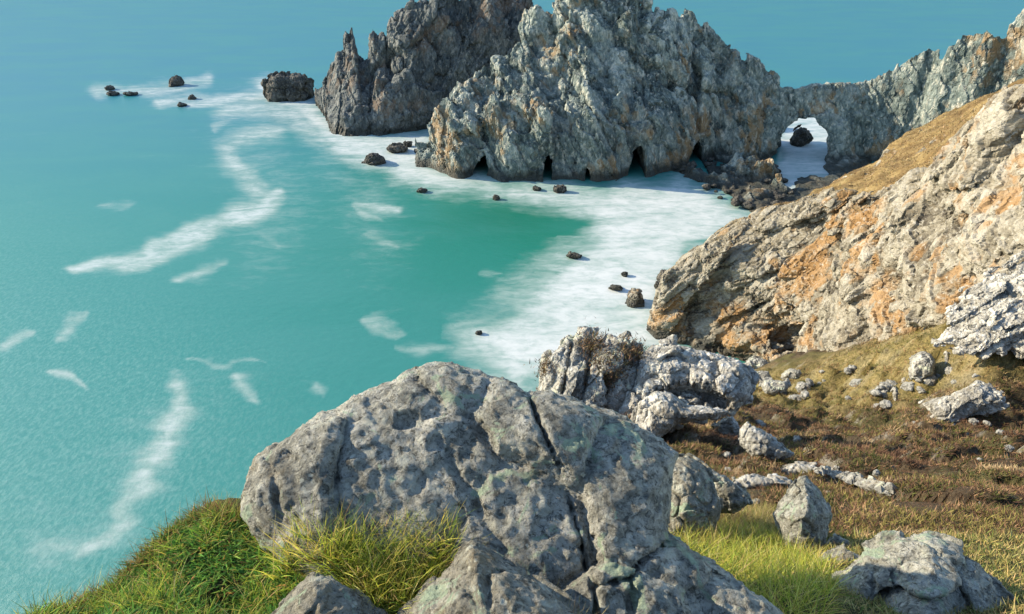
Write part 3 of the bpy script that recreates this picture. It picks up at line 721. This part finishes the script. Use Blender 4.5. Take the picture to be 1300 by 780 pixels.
# dark boulders strewn over the tidal flat under the arch: a few shapes, each copied
protos = []
for k in range(4):
    Cc = sea_pt(930, 235); o = rock_px('shore_boulder', 'dark boulder strewn over the tidal flat under the arch', ell(930, 235, 6, 4.2, 8, 60+k), Cc[1], .45, M_sea_rock, 'boulder',
                                        'dark boulders on the tidal flat', seed=60+k, res=18, cell=.45, amp=.14, smooth=False)
    protos.append(o)
sp = []
while len(sp) < 95:
    x, y = random.uniform(845, 1010), random.uniform(203, 268)
    w = sea_pt(x, y); d_ = poly_sdf(np.array([w[:2]]), shelf)[0]
    if d_ < 2.5: sp.append(w)
for i, w in enumerate(sp):
    o = protos[i] if i < 4 else protos[i % 4].copy()
    if i >= 4: COL.objects.link(o)
    s_ = random.uniform(.45, 1.0)*random.choice([.7, 1, 1.25]); o.scale = (s_, s_, s_*random.uniform(.7, 1))
    o.rotation_euler.z = random.uniform(0, 6.28); o.location = (w[0], w[1], random.uniform(.0, .7)-.3)

# ------------------------------------------------------------------ foreground and middle-distance rocks
rock_px('boulder', 'huge grey lichen-spotted boulder with a long crack, in the centre foreground',
    [(330, 652), (331, 620), (340, 588), (354, 568), (376, 561), (400, 535), (430, 519), (460, 500), (500, 485), (514, 468), (540, 460), (570, 461), (600, 470), (640, 482), (664, 500), (690, 501), (720, 507), (760, 524), (800, 540), (835, 560), (853, 576),
     (846, 600), (840, 640), (834, 672), (860, 690), (900, 714), (940, 744), (985, 785), (1000, 860), (560, 860), (460, 790), (380, 700)],
    3.75, .15, M_boulder, 'boulder', lean=.28, n=4.5, res=215, cell=.24, amp=.024, fine=.0075, seed=2, back=1.5, fcell=.03,
    cracks=[([(666, 500), (680, 545), (702, 595), (716, 640), (727, 685), (735, 730), (738, 800)], .0028, .032), ([(738, 720), (775, 712), (800, 690), (836, 676)], .003, .03),
            ([(775, 710), (770, 760)], .003, .02), ([(352, 568), (380, 600), (392, 650)], .006, .012), ([(560, 560), (610, 640), (640, 690)], .008, .01)])
rock_px('pointed_rock', 'pointed pyramid rock in front of the huge boulder, its left edge sunlit', [(500, 790), (545, 745), (570, 720), (588, 692), (600, 685), (618, 694), (660, 724), (692, 746), (735, 785), (760, 860), (470, 860)],
    2.55, .32, M_boulder_warm, 'rock', lean=.1, n=1.25, res=120, cell=.3, amp=.045, fine=.010, seed=4)
rock_px('low_rock', 'low grey rock half buried in tall grass, lowest left of the foreground rocks', [(335, 795), (370, 754), (398, 728), (420, 734), (450, 748), (490, 776), (520, 840), (320, 840)],
    2.42, .3, M_boulder_warm, 'rock', lean=.1, n=1.6, res=90, cell=.35, amp=.05, fine=.012, seed=6)
rock_px('boulder', 'mottled yellowish boulder just right of the huge cracked boulder', [(832, 660), (835, 600), (848, 582), (874, 579), (893, 592), (905, 612), (916, 645), (908, 672), (884, 690), (850, 684)],
    6.0, .4, M_boulder_warm, 'boulder', lean=.15, n=2, res=100, cell=.3, amp=.07, fine=.015, seed=8)
rock_px('slab', 'brown shaded slab leaning behind the mottled yellowish boulder', [(895, 596), (920, 605), (945, 622), (952, 640), (930, 652), (905, 650)], 6.6, .4, M_boulder, 'rock', seed=9, res=60, amp=.08)
rock_px('standing_rock', 'upright pointed grey stone standing in the grass of the right foreground', [(980, 652), (1001, 628), (1014, 604), (1024, 603), (1043, 624), (1056, 652), (1049, 690), (1022, 708), (994, 694)],
    5.7, .45, M_boulder, 'rock', lean=.1, n=1.2, res=110, cell=.34, amp=.04, fine=.012, seed=10)
rock_px('low_rock', 'small dark shaded rock touching the foot of the upright pointed stone', [(1048, 690), (1060, 680), (1078, 686), (1084, 702), (1066, 710), (1046, 706)], 5.6, .5, M_boulder, 'rock', seed=11, res=40, amp=.09)
rock_px('low_rock', 'small pale rock between the upright stone and the large corner boulder', [(1036, 715), (1045, 702), (1072, 698), (1100, 710), (1102, 728), (1075, 745), (1045, 735)], 4.7, .45, M_boulder_warm, 'rock', seed=12, res=60, amp=.09)
rock_px('boulder', 'large blue-grey boulder with a sunlit shoulder in the lower right corner', [(1010, 800), (1046, 757), (1070, 730), (1100, 700), (1136, 686), (1174, 674), (1200, 684), (1224, 700), (1244, 716), (1262, 740), (1300, 800), (1320, 880), (1000, 880)],
    3.8, .36, M_boulder, 'boulder', lean=.05, n=1.35, res=140, cell=.26, amp=.06, fine=.012, seed=14, fcell=.05)
rotK = rotm(.2, .5, .2)
CRAG = rock_px('crag', 'tall split crag draped with brown heather at the cliff edge above the foam', [(686, 495), (697, 452), (712, 440), (720, 428), (734, 423), (752, 430), (762, 428), (772, 422), (784, 430), (795, 428), (806, 445), (815, 458), (812, 490), (795, 525), (760, 560), (715, 540)],
    30, .36, M_mid, 'crag', lean=.1, n=2, res=120, cell=.24, amp=.09, fine=.018, seed=16, smooth=False, rot=rotK, stretch=(.7, 1, 1.8), cracks=[([(728, 430), (722, 470), (712, 520)], .02, .12), ([(752, 440), (745, 480), (738, 520)], .018, .1)])
rock_px('crag', 'long white block crag overhanging a dark hollow, right of the split crag', [(780, 530), (796, 495), (812, 452), (828, 438), (856, 435), (882, 444), (915, 450), (940, 459), (953, 478), (950, 505), (930, 524), (880, 530), (830, 540), (800, 548)],
    28, .26, M_white, 'crag', lean=.1, n=2, res=130, cell=.2, amp=.06, fine=.016, seed=18, smooth=False, cracks=[([(842, 505), (862, 497), (885, 497), (915, 512)], .055, .22)])
rock_px('low_rock', 'low white ledge in heather below the overhanging white crag', [(805, 545), (812, 512), (832, 497), (852, 499), (872, 514), (900, 516), (922, 522), (908, 532), (860, 536), (830, 560)], None, .3, M_white, 'rock', seed=20, res=90, cell=.28, amp=.07, fine=.016, smooth=False)
rock_px('slab', 'blue-grey shaded slab sloping right in the heather', [(938, 545), (948, 536), (975, 550), (1003, 572), (985, 582), (960, 578), (940, 565)], None, .3, M_mid, 'rock', seed=21, res=60, amp=.08)
for k, (ol, Yv, lb) in enumerate([
    ([(905, 540), (930, 528), (942, 545), (935, 556), (912, 556)], None, 'pale rock half hidden in heather, left of the blue-grey slab'),
    ([(925, 612), (950, 602), (985, 607), (1000, 615), (960, 622), (930, 622)], None, 'flat white rock lying in heather above the upright stone'),
    ([(985, 596), (1010, 588), (1036, 592), (1040, 600), (1000, 606)], None, 'flat cream stone in heather, farther of the two flat stones')]):
    rock_px('flat_stone', lb, ol, Yv, .3, M_white, 'stone', seed=70+k, res=44, amp=.09)
rock_px('outcrop', 'big white layered outcrop at the foot of the cliff by the right edge', [(1192, 433), (1200, 424), (1212, 416), (1216, 398), (1228, 388), (1234, 368), (1250, 362), (1262, 346), (1284, 344), (1300, 328), (1350, 320), (1370, 440), (1330, 452), (1300, 448), (1285, 438), (1272, 446), (1262, 440), (1250, 447), (1240, 436), (1222, 436), (1210, 430)],
    None, .13, M_white, 'outcrop', lean=.55, n=1.7, res=150, cell=.15, amp=.075, fine=.022, seed=30, rot=rotC, stretch=(.5, 1, 2.2), smooth=False, fcell=.05)
rock_px('outcrop', 'jagged white outcrop on the green slope above dark heather', [(1168, 512), (1190, 505), (1208, 500), (1226, 492), (1240, 482), (1254, 488), (1272, 498), (1276, 512), (1256, 520), (1238, 520), (1218, 534), (1196, 534), (1184, 524)],
    None, .22, M_white, 'outcrop', lean=.4, n=1.6, res=100, cell=.2, amp=.085, fine=.018, seed=32, rot=rotC, stretch=(.7, 1, 1.8), smooth=False)
rock_px('boulder', 'rounded grey boulder sitting on the green slope above scattered scree', [(1153, 470), (1157, 456), (1168, 447), (1182, 450), (1188, 460), (1184, 474), (1168, 480), (1156, 478)], None, .5, M_mid, 'boulder', lean=.2, seed=33, res=54, amp=.08)
for k, (cx, cy, w, h, Yv, lb) in enumerate([
    (1148, 486, 5, 7, 47.8, 'narrow white scree stone below the rounded grey boulder, left one'), (1162, 488, 8, 6, 47.6, 'broad white scree stone directly below the rounded grey boulder'), (1180, 484, 9, 8, 47.4, 'largest white scree stone to the lower right of the rounded grey boulder'),
    (1122, 500, 5, 5, 48.6, 'small white stone left of the scree on the green slope'), (1137, 500, 4, 8, 48.0, 'upright white stone left of the scree on the green slope'), (1118, 517, 11, 5, 46.4, 'low white slab at the bottom edge of the green slope'),
    (1189, 436, 7, 6, 51, 'white stone left of the big white layered outcrop'), (1262, 442, 6, 6, 45, 'small white block under the big white layered outcrop'), (1225, 450, 9, 2.5, 47, 'thin pale stone in turf below the big white outcrop'),
    (1242, 458, 7, 3, 46, 'flat pale stone between the two big white outcrops'), (1202, 455, 4, 8, 48, 'slim pale stone right of the rounded grey boulder'),
    (985, 490, 18, 9, 59, 'long pale boulder at the foot of the cliff, nearest the cove'), (1005, 476, 14, 8, 63, 'pale boulder behind the long one at the cliff foot'), (968, 478, 12, 9, 63, 'rounded tan boulder under the cliff beside the white crag'), (1020, 492, 10, 7, 57, 'small pale block at the left end of the green slope'), (1010, 505, 13, 5, 54, 'low cream slab where the heather meets the cliff foot'), (960, 462, 14, 8, 75, 'tan block in the shadow of the overhang at the cliff base')]):
    rock_px('scree_stone' if k < 11 else 'fallen_boulder', lb, ell(cx, cy, w, h, 8, 200+k), None, .5, M_white if k < 11 else M_mid, 'stone' if k < 11 else 'boulder', seed=80+k, res=34, cell=.42, amp=.12, smooth=False, lean=.2)
# loose pale stones scattered through the heather, copied from three shapes
pr = []
for k in range(3):
    pr.append(rock_px('loose_stone', 'small loose pale stone lying scattered on the heather slope', ell(1110, 560, 7, 5, 7, 300+k), 30, .5, M_mid, 'stone', 'loose stones on the heather slope', seed=130+k, res=22, cell=.45, amp=.13, smooth=False))
for i in range(54):
    px, py = ((random.gauss(1165, 32), random.gauss(484, 13)) if i < 22 else (random.gauss(1235, 30), random.uniform(520, 540)) if i < 28 else (random.uniform(880, 1300), random.uniform(540, 640)) if i < 46 else (random.uniform(1000, 1090), random.uniform(468, 515)))
    o = pr[i] if i < 3 else pr[i % 3].copy()
    if i >= 3: COL.objects.link(o)
    p = hit_ground(px, py); k = random.uniform(.5, 1.3)*(p[1]/34); o.scale = (k, k*random.uniform(.8, 1.2), k*.8)
    o.rotation_euler.z = random.uniform(0, 6.28); o.location = p-np.array([0, 0, .10*k])

# ------------------------------------------------------------------ plants
def blades(P, h, w, lean, tint, seg=3, curl=.5):
    """tapered bent ribbons: one per point"""
    n = len(P); az = RNG.uniform(0, 2*np.pi, n); la = lean*RNG.uniform(.3, 1.2, n)
    dirv = np.stack([np.cos(az), np.sin(az), 0*az], 1)
    fa = RNG.uniform(0, 2*np.pi, n); side = np.stack([np.cos(fa), np.sin(fa), 0*fa], 1)
    V = np.zeros((n, seg*2+1, 3)); T = np.zeros((n, seg*2+1, 3))
    for k in range(seg+1):
        t = k/seg
        bend = (la*t+curl*la*t*t)[:, None]
        c = P+np.array([0, 0, 1])*(h*t*(1-.25*curl*la*t))[:, None]+dirv*bend*h[:, None]
        ww = (w*(1-t)**.7*.5)[:, None]
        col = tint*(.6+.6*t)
        if k < seg:
            V[:, 2*k] = c-side*ww; V[:, 2*k+1] = c+side*ww; T[:, 2*k] = T[:, 2*k+1] = col
        else: V[:, 2*k] = c; T[:, 2*k] = col
    tri = []
    for k in range(seg-1):
        tri += [(2*k, 2*k+1, 2*k+3), (2*k, 2*k+3, 2*k+2)]
    tri.append((2*seg-2, 2*seg-1, 2*seg))
    tri = np.array(tri); Q = (np.arange(n)*(seg*2+1))[:, None, None]+tri[None]
    return V.reshape(-1, 3), Q.reshape(-1, 3), T.reshape(-1, 3)
def join(parts):
    V, Q, T, o = [], [], [], 0
    for v, q, t in parts: V.append(v); Q.append(q+o); T.append(t); o += len(v)
    return np.concatenate(V), np.concatenate(Q), np.concatenate(T)
def pal(n, cols, wts, jit=.25):
    c = np.array(cols)[RNG.choice(len(cols), n, p=np.array(wts)/sum(wts))]
    return np.clip(c*(1+jit*RNG.normal(0, 1, (n, 1)))*(1+.08*RNG.normal(0, 1, (n, 3))), .004, .7)
def scatter_px(poly, n, zoff=-.02, flat=None):
    """random spots on the ground whose plan lies inside a surveyed patch, found by walking the patch outline onto the hillside"""
    plan = np.array([(sea_pt(*p, z=flat) if flat else hit_ground(*p))[:2] for p in poly]); lo, hi = plan.min(0), plan.max(0); out = []
    while sum(len(o) for o in out) < n:
        q = RNG.uniform(lo, hi, (n*3, 2)); out.append(q[poly_sdf(q, plan) < 0])
    q = np.concatenate(out)[:n]
    return np.stack([q[:, 0], q[:, 1], ground_z(q[:, 0], q[:, 1])+zoff], 1)
def clumpy(P, sc, seed, thr):
    k = vnoise(P*np.array([sc, sc, 0]), seed)+.5*vnoise(P*np.array([sc*2.3, sc*2.3, 0])+5, seed+1); return k > thr
GRN = [(.08, .16, .025), (.24, .33, .045), (.44, .48, .065), (.58, .50, .11), (.66, .50, .21)]
LEDGE = [(20, 800), (40, 778), (90, 742), (150, 700), (212, 654), (270, 638), (315, 652), (385, 690), (470, 690), (560, 672), (590, 700), (575, 730), (560, 790), (760, 820), (760, 960), (60, 960), (0, 860)]
TUFT = [(340, 740), (400, 700), (470, 690), (560, 680), (590, 705), (560, 750), (520, 790), (470, 790), (430, 745), (390, 730)]
parts = []
# low leafy mat (broad short leaves) then grass over it
P = scatter_px(LEDGE, 36000, flat=56.4); n = len(P)
parts.append(blades(P, RNG.uniform(.03, .07, n), RNG.uniform(.012, .026, n), 1.0, pal(n, [(.06, .16, .035), (.12, .27, .045), (.22, .36, .055), (.36, .36, .08), (.42, .24, .08)], [4, 4, 2.5, 1, .7]), 2, .8))
P = scatter_px(LEDGE, 14000, flat=56.4); P = P[clumpy(P, 3.0, 300, .05)]; n = len(P)
parts.append(blades(P, RNG.uniform(.07, .17, n), RNG.uniform(.003, .007, n), .75, pal(n, GRN, [2, 4, 3.5, 1.6, 1.3]), 3, .8))
P = scatter_px(TUFT, 3600, flat=56.4); n = len(P)
parts.append(blades(P, RNG.uniform(.15, .36, n), RNG.uniform(.005, .011, n), .42, pal(n, GRN, [1, 3, 5, 4, 2]), 4, .9))
EDGE = [(40, 782), (90, 742), (150, 698), (212, 652), (270, 636), (318, 652), (300, 662), (270, 652), (216, 668), (150, 715), (90, 760)]
P = scatter_px(EDGE, 2600, flat=56.4); n = len(P)
parts.append(blades(P, RNG.uniform(.04, .13, n), RNG.uniform(.004, .008, n), .8, pal(n, [(.22, .15, .06), (.30, .22, .08), (.17, .20, .04), (.24, .10, .04)], [3, 3, 3, 1]), 3, .8))
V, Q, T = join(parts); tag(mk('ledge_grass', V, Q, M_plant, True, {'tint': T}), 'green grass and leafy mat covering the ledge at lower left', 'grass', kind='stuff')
# bright grass hollow to the right of the boulder
parts = []
HOL = [(850, 690), (900, 672), (960, 668), (1000, 690), (1040, 712), (1062, 740), (1040, 800), (980, 800), (930, 740), (880, 706)]
P = scatter_px(HOL, 9000); n = len(P)
parts.append(blades(P, RNG.uniform(.08, .24, n), RNG.uniform(.004, .009, n), .7, pal(n, GRN, [1.5, 2.5, 4, 4, 2]), 3, .9))
HOLT = [(860, 690), (900, 660), (960, 640), (1000, 660), (1010, 690), (960, 690), (900, 700)]
P = scatter_px(HOLT, 4500); n = len(P)
parts.append(blades(P, RNG.uniform(.10, .26, n), RNG.uniform(.004, .009, n), .7, pal(n, [(.42, .33, .14), (.34, .28, .10), (.28, .27, .06), (.5, .42, .22)], [3, 3, 2, 1]), 3, .9))
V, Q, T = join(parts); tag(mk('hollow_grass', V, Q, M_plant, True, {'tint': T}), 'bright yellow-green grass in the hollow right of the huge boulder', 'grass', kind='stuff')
# single tufts
def tuft(px, py, Y, r, n, h0, h1, cols, wts, label, lean=.5):
    c = pt(px, py, Y); P = np.stack([c[0]+RNG.normal(0, r, n), c[1]+RNG.normal(0, r*.6, n), np.full(n, c[2])], 1)
    V, Q, T = blades(P, RNG.uniform(h0, h1, n), RNG.uniform(.003, .007, n), lean, pal(n, cols, wts), 4, .9)
    tag(mk('grass_tuft', V, Q, M_plant, True, {'tint': T}), label, 'grass tuft')
DRY = [(.5, .40, .20), (.40, .31, .14), (.58, .50, .32), (.26, .22, .07)]
tuft(705, 832, 2.3, .06, 340, .14, .34, DRY, [3, 3, 2, 1], 'dry straw-coloured grass tuft at the right foot of the pointed pyramid rock')
tuft(760, 800, 2.72, .07, 240, .08, .2, DRY+[(.08, .13, .03)], [1, 2, 0, 2, 3], 'short olive grass tuft against the bottom of the long crack')
tuft(440, 850, 2.2, .06, 200, .10, .28, DRY, [3, 3, 1, 2], 'thin dry grass tuft in front of the low half buried rock')
# heather over the hillside
n = 260000
u = RNG.uniform(-.1, 1.4, n); ly = RNG.uniform(math.log(3.0), math.log(62), n); y = np.exp(ly); x = u*y
px, py = project(x, y, ground_z(x, y))
hol = poly_sdf(np.stack([px, py], 1), HOL) < 0
ok = ~hol & ((px > 1000) | (y > 5)) & (poly_sdf(np.stack([x, y], 1), COAST) < .15) & (px < 1340) & (py < 830)
x, y = x[ok], y[ok]; z = ground_z(x, y); P = np.stack([x, y, z], 1)
near, green = zones(x, y, z)
big = fbm(P*np.array([.22, .30, 0]), 4, 400); sm = vnoise(P*np.array([1.1, 1.1, 0]), 401)
keep = (RNG.uniform(0, 1, len(P)) > .1*green) & (big+.4*sm > -.95) & ~((near > .6) & (RNG.uniform(0, 1, len(P)) < .5))
P, y, big, sm, green, near = P[keep], y[keep], big[keep], sm[keep], green[keep], near[keep]
HC = np.array([(.06, .034, .022), (.13, .070, .040), (.26, .155, .085), (.085, .092, .024), (.20, .175, .048), (.42, .31, .17)])
Rc, lp = cushions(P)
kk = np.clip(((big*.7+1.5*(Rc[:, 1]-.5)+RNG.normal(0, .16, len(P)))+1.1)/2.2, 0, .999)
ci = np.array([0, 1, 1, 2, 3, 1, 4, 2, 5])[(kk*9).astype(int)]
tint = HC[ci]*(1+.2*RNG.normal(0, 1, (len(P), 1)))
gp_ = fbm(P*np.array([.35, .35, 0]), 4, 410)+.4*RNG.normal(0, 1, len(P))
tint = np.where((green > .4)[:, None], np.where((gp_ > .3)[:, None], pal(len(P), [(.11, .12, .028), (.21, .18, .045), (.07, .07, .02)], [3, 2, 2]), pal(len(P), [(.27, .18, .075), (.36, .26, .12), (.14, .08, .04)], [3, 2, 2])), tint)
tint = np.where((near > .5)[:, None], pal(len(P), [(.36, .28, .11), (.22, .2, .06), (.14, .17, .04)], [2, 2, 1]), np.clip(tint, .01, .6))
L = (.035+.0062*y)*RNG.uniform(.6, 1.3, len(P))*np.where(green > .4, .7, 1); L = np.minimum(L, .24)*np.where((lp < .14) & (y > 7) & (green < .4), .45, 1)
parts = []
for k in range(3):
    off = RNG.normal(0, 1, (len(P), 3))*np.array([1, 1, 0])*(L*.35)[:, None]
    parts.append(blades(P+off-np.array([0, 0, .03]), L*RNG.uniform(.7, 1.2, len(P)), L*.20, 1.0, tint, 2, .3))
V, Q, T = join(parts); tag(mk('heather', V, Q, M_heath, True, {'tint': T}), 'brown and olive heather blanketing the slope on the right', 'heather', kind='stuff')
# heather on the split crag
c_ = [pt(770, 470, 28.2), pt(758, 495, 28.0), pt(785, 455, 28.6), pt(748, 512, 27.9), pt(778, 490, 28.0), pt(700, 470, 29.3), pt(752, 440, 29.4), pt(800, 450, 29.5), pt(775, 510, 28.3)]
P = np.concatenate([c+RNG.normal(0, 1, (900, 3))*np.array([.42, .3, .42]) for c in c_]); n = len(P)
V, Q, T = blades(P, RNG.uniform(.10, .26, n), RNG.uniform(.03, .07, n), .9, pal(n, [(.14, .085, .045), (.20, .13, .07), (.10, .085, .03), (.24, .17, .09)], [3, 3, 2, 1]), 2, .5)
ch_ = mk('heather_cover', V, Q, M_heath, True, {'tint': T}); ch_.parent = CRAG; ch_.location = ch_.location-CRAG.location
# dry grass on top of the headland
fi = RNG.choice(len(Qt), 26000); w = RNG.dirichlet((1, 1, 1, 1), 26000); P = (Vt[Qt[fi]]*w[:, :, None]).sum(1); n = len(P)
V, Q, T = blades(P-np.array([0, 0, .03]), RNG.uniform(.12, .34, n), RNG.uniform(.07, .15, n), .8, pal(n, [(.20, .13, .055), (.29, .20, .085), (.38, .29, .15), (.13, .09, .035), (.15, .13, .05)], [3, 3, 2, 2, 1]), 2, .5)
tag(mk('headland_grass', V, Q, M_heath, True, {'tint': T}), 'dry golden grass on top of the sunlit cliff', 'grass', kind='stuff')
# gravel line in the heather
line = [(1040, 603), (1070, 610), (1100, 622), (1125, 634)]
gp = []
for _ in range(170):
    t = random.random()*(len(line)-1); i = int(t); a, b = line[i], line[i+1]; t -= i
    gp.append(hit_ground(a[0]+(b[0]-a[0])*t+random.gauss(0, 5), a[1]+(b[1]-a[1])*t+random.gauss(0, 2.5)))
gp = np.array(gp); ico = np.array([(1, 0, 0), (-1, 0, 0), (0, 1, 0), (0, -1, 0), (0, 0, 1), (0, 0, -1)], float)
it = np.array([(0, 2, 4), (2, 1, 4), (1, 3, 4), (3, 0, 4), (2, 0, 5), (1, 2, 5), (3, 1, 5), (0, 3, 5)])
s_ = RNG.uniform(.05, .15, (len(gp), 1, 1)); V = gp[:, None]+ico[None]*s_*RNG.uniform(.6, 1.2, (len(gp), 6, 1))+np.array([0, 0, .22]); Q = it[None]+(np.arange(len(gp))*6)[:, None, None]
tag(mk('gravel', V.reshape(-1, 3), Q.reshape(-1, 3), M_mid, False, {'tone': np.zeros((len(gp)*6, 3))}), 'line of loose white stones through the heather', 'gravel', kind='stuff')

# ------------------------------------------------------------------ light, sky, camera
SUN_EL, SUN_AZ = math.radians(23), math.radians(-76)      # azimuth measured clockwise from +Y (the view direction)
sdir = Vector((math.sin(SUN_AZ)*math.cos(SUN_EL), math.cos(SUN_AZ)*math.cos(SUN_EL), math.sin(SUN_EL)))
L = bpy.data.lights.new('sun', 'SUN'); L.energy = 4.2; L.angle = math.radians(.6); L.color = (1, .85, .63)
so = bpy.data.objects.new('sun', L); so.rotation_euler = sdir.to_track_quat('Z', 'Y').to_euler(); so.location = (-100, 60, 120); COL.objects.link(so)
W = bpy.data.worlds.new('World'); S.world = W; W.use_nodes = True; nt = W.node_tree
bg = nt.nodes['Background']; sk = nt.nodes.new('ShaderNodeTexSky'); sk.sky_type = 'NISHITA'; sk.sun_disc = False
sk.sun_elevation = SUN_EL; sk.sun_rotation = SUN_AZ; sk.air_density = 1.0; sk.dust_density = .15; sk.ozone_density = 1.4
nt.links.new(sk.outputs[0], bg.inputs[0]); bg.inputs[1].default_value = .15
cd = bpy.data.cameras.new('camera'); cd.sensor_width = 36; cd.lens = 36*FPX/1300; cd.clip_start = .05; cd.clip_end = 60000
co = bpy.data.objects.new('camera', cd); co.location = (0, 0, CAMZ); co.rotation_euler = (math.pi/2-PITCH, 0, 0); COL.objects.link(co)
S.camera = co
S.render.engine = 'CYCLES'
S.view_settings.view_transform = 'Standard'; S.view_settings.look = 'None'; S.view_settings.exposure = 1.35; S.view_settings.gamma = 1
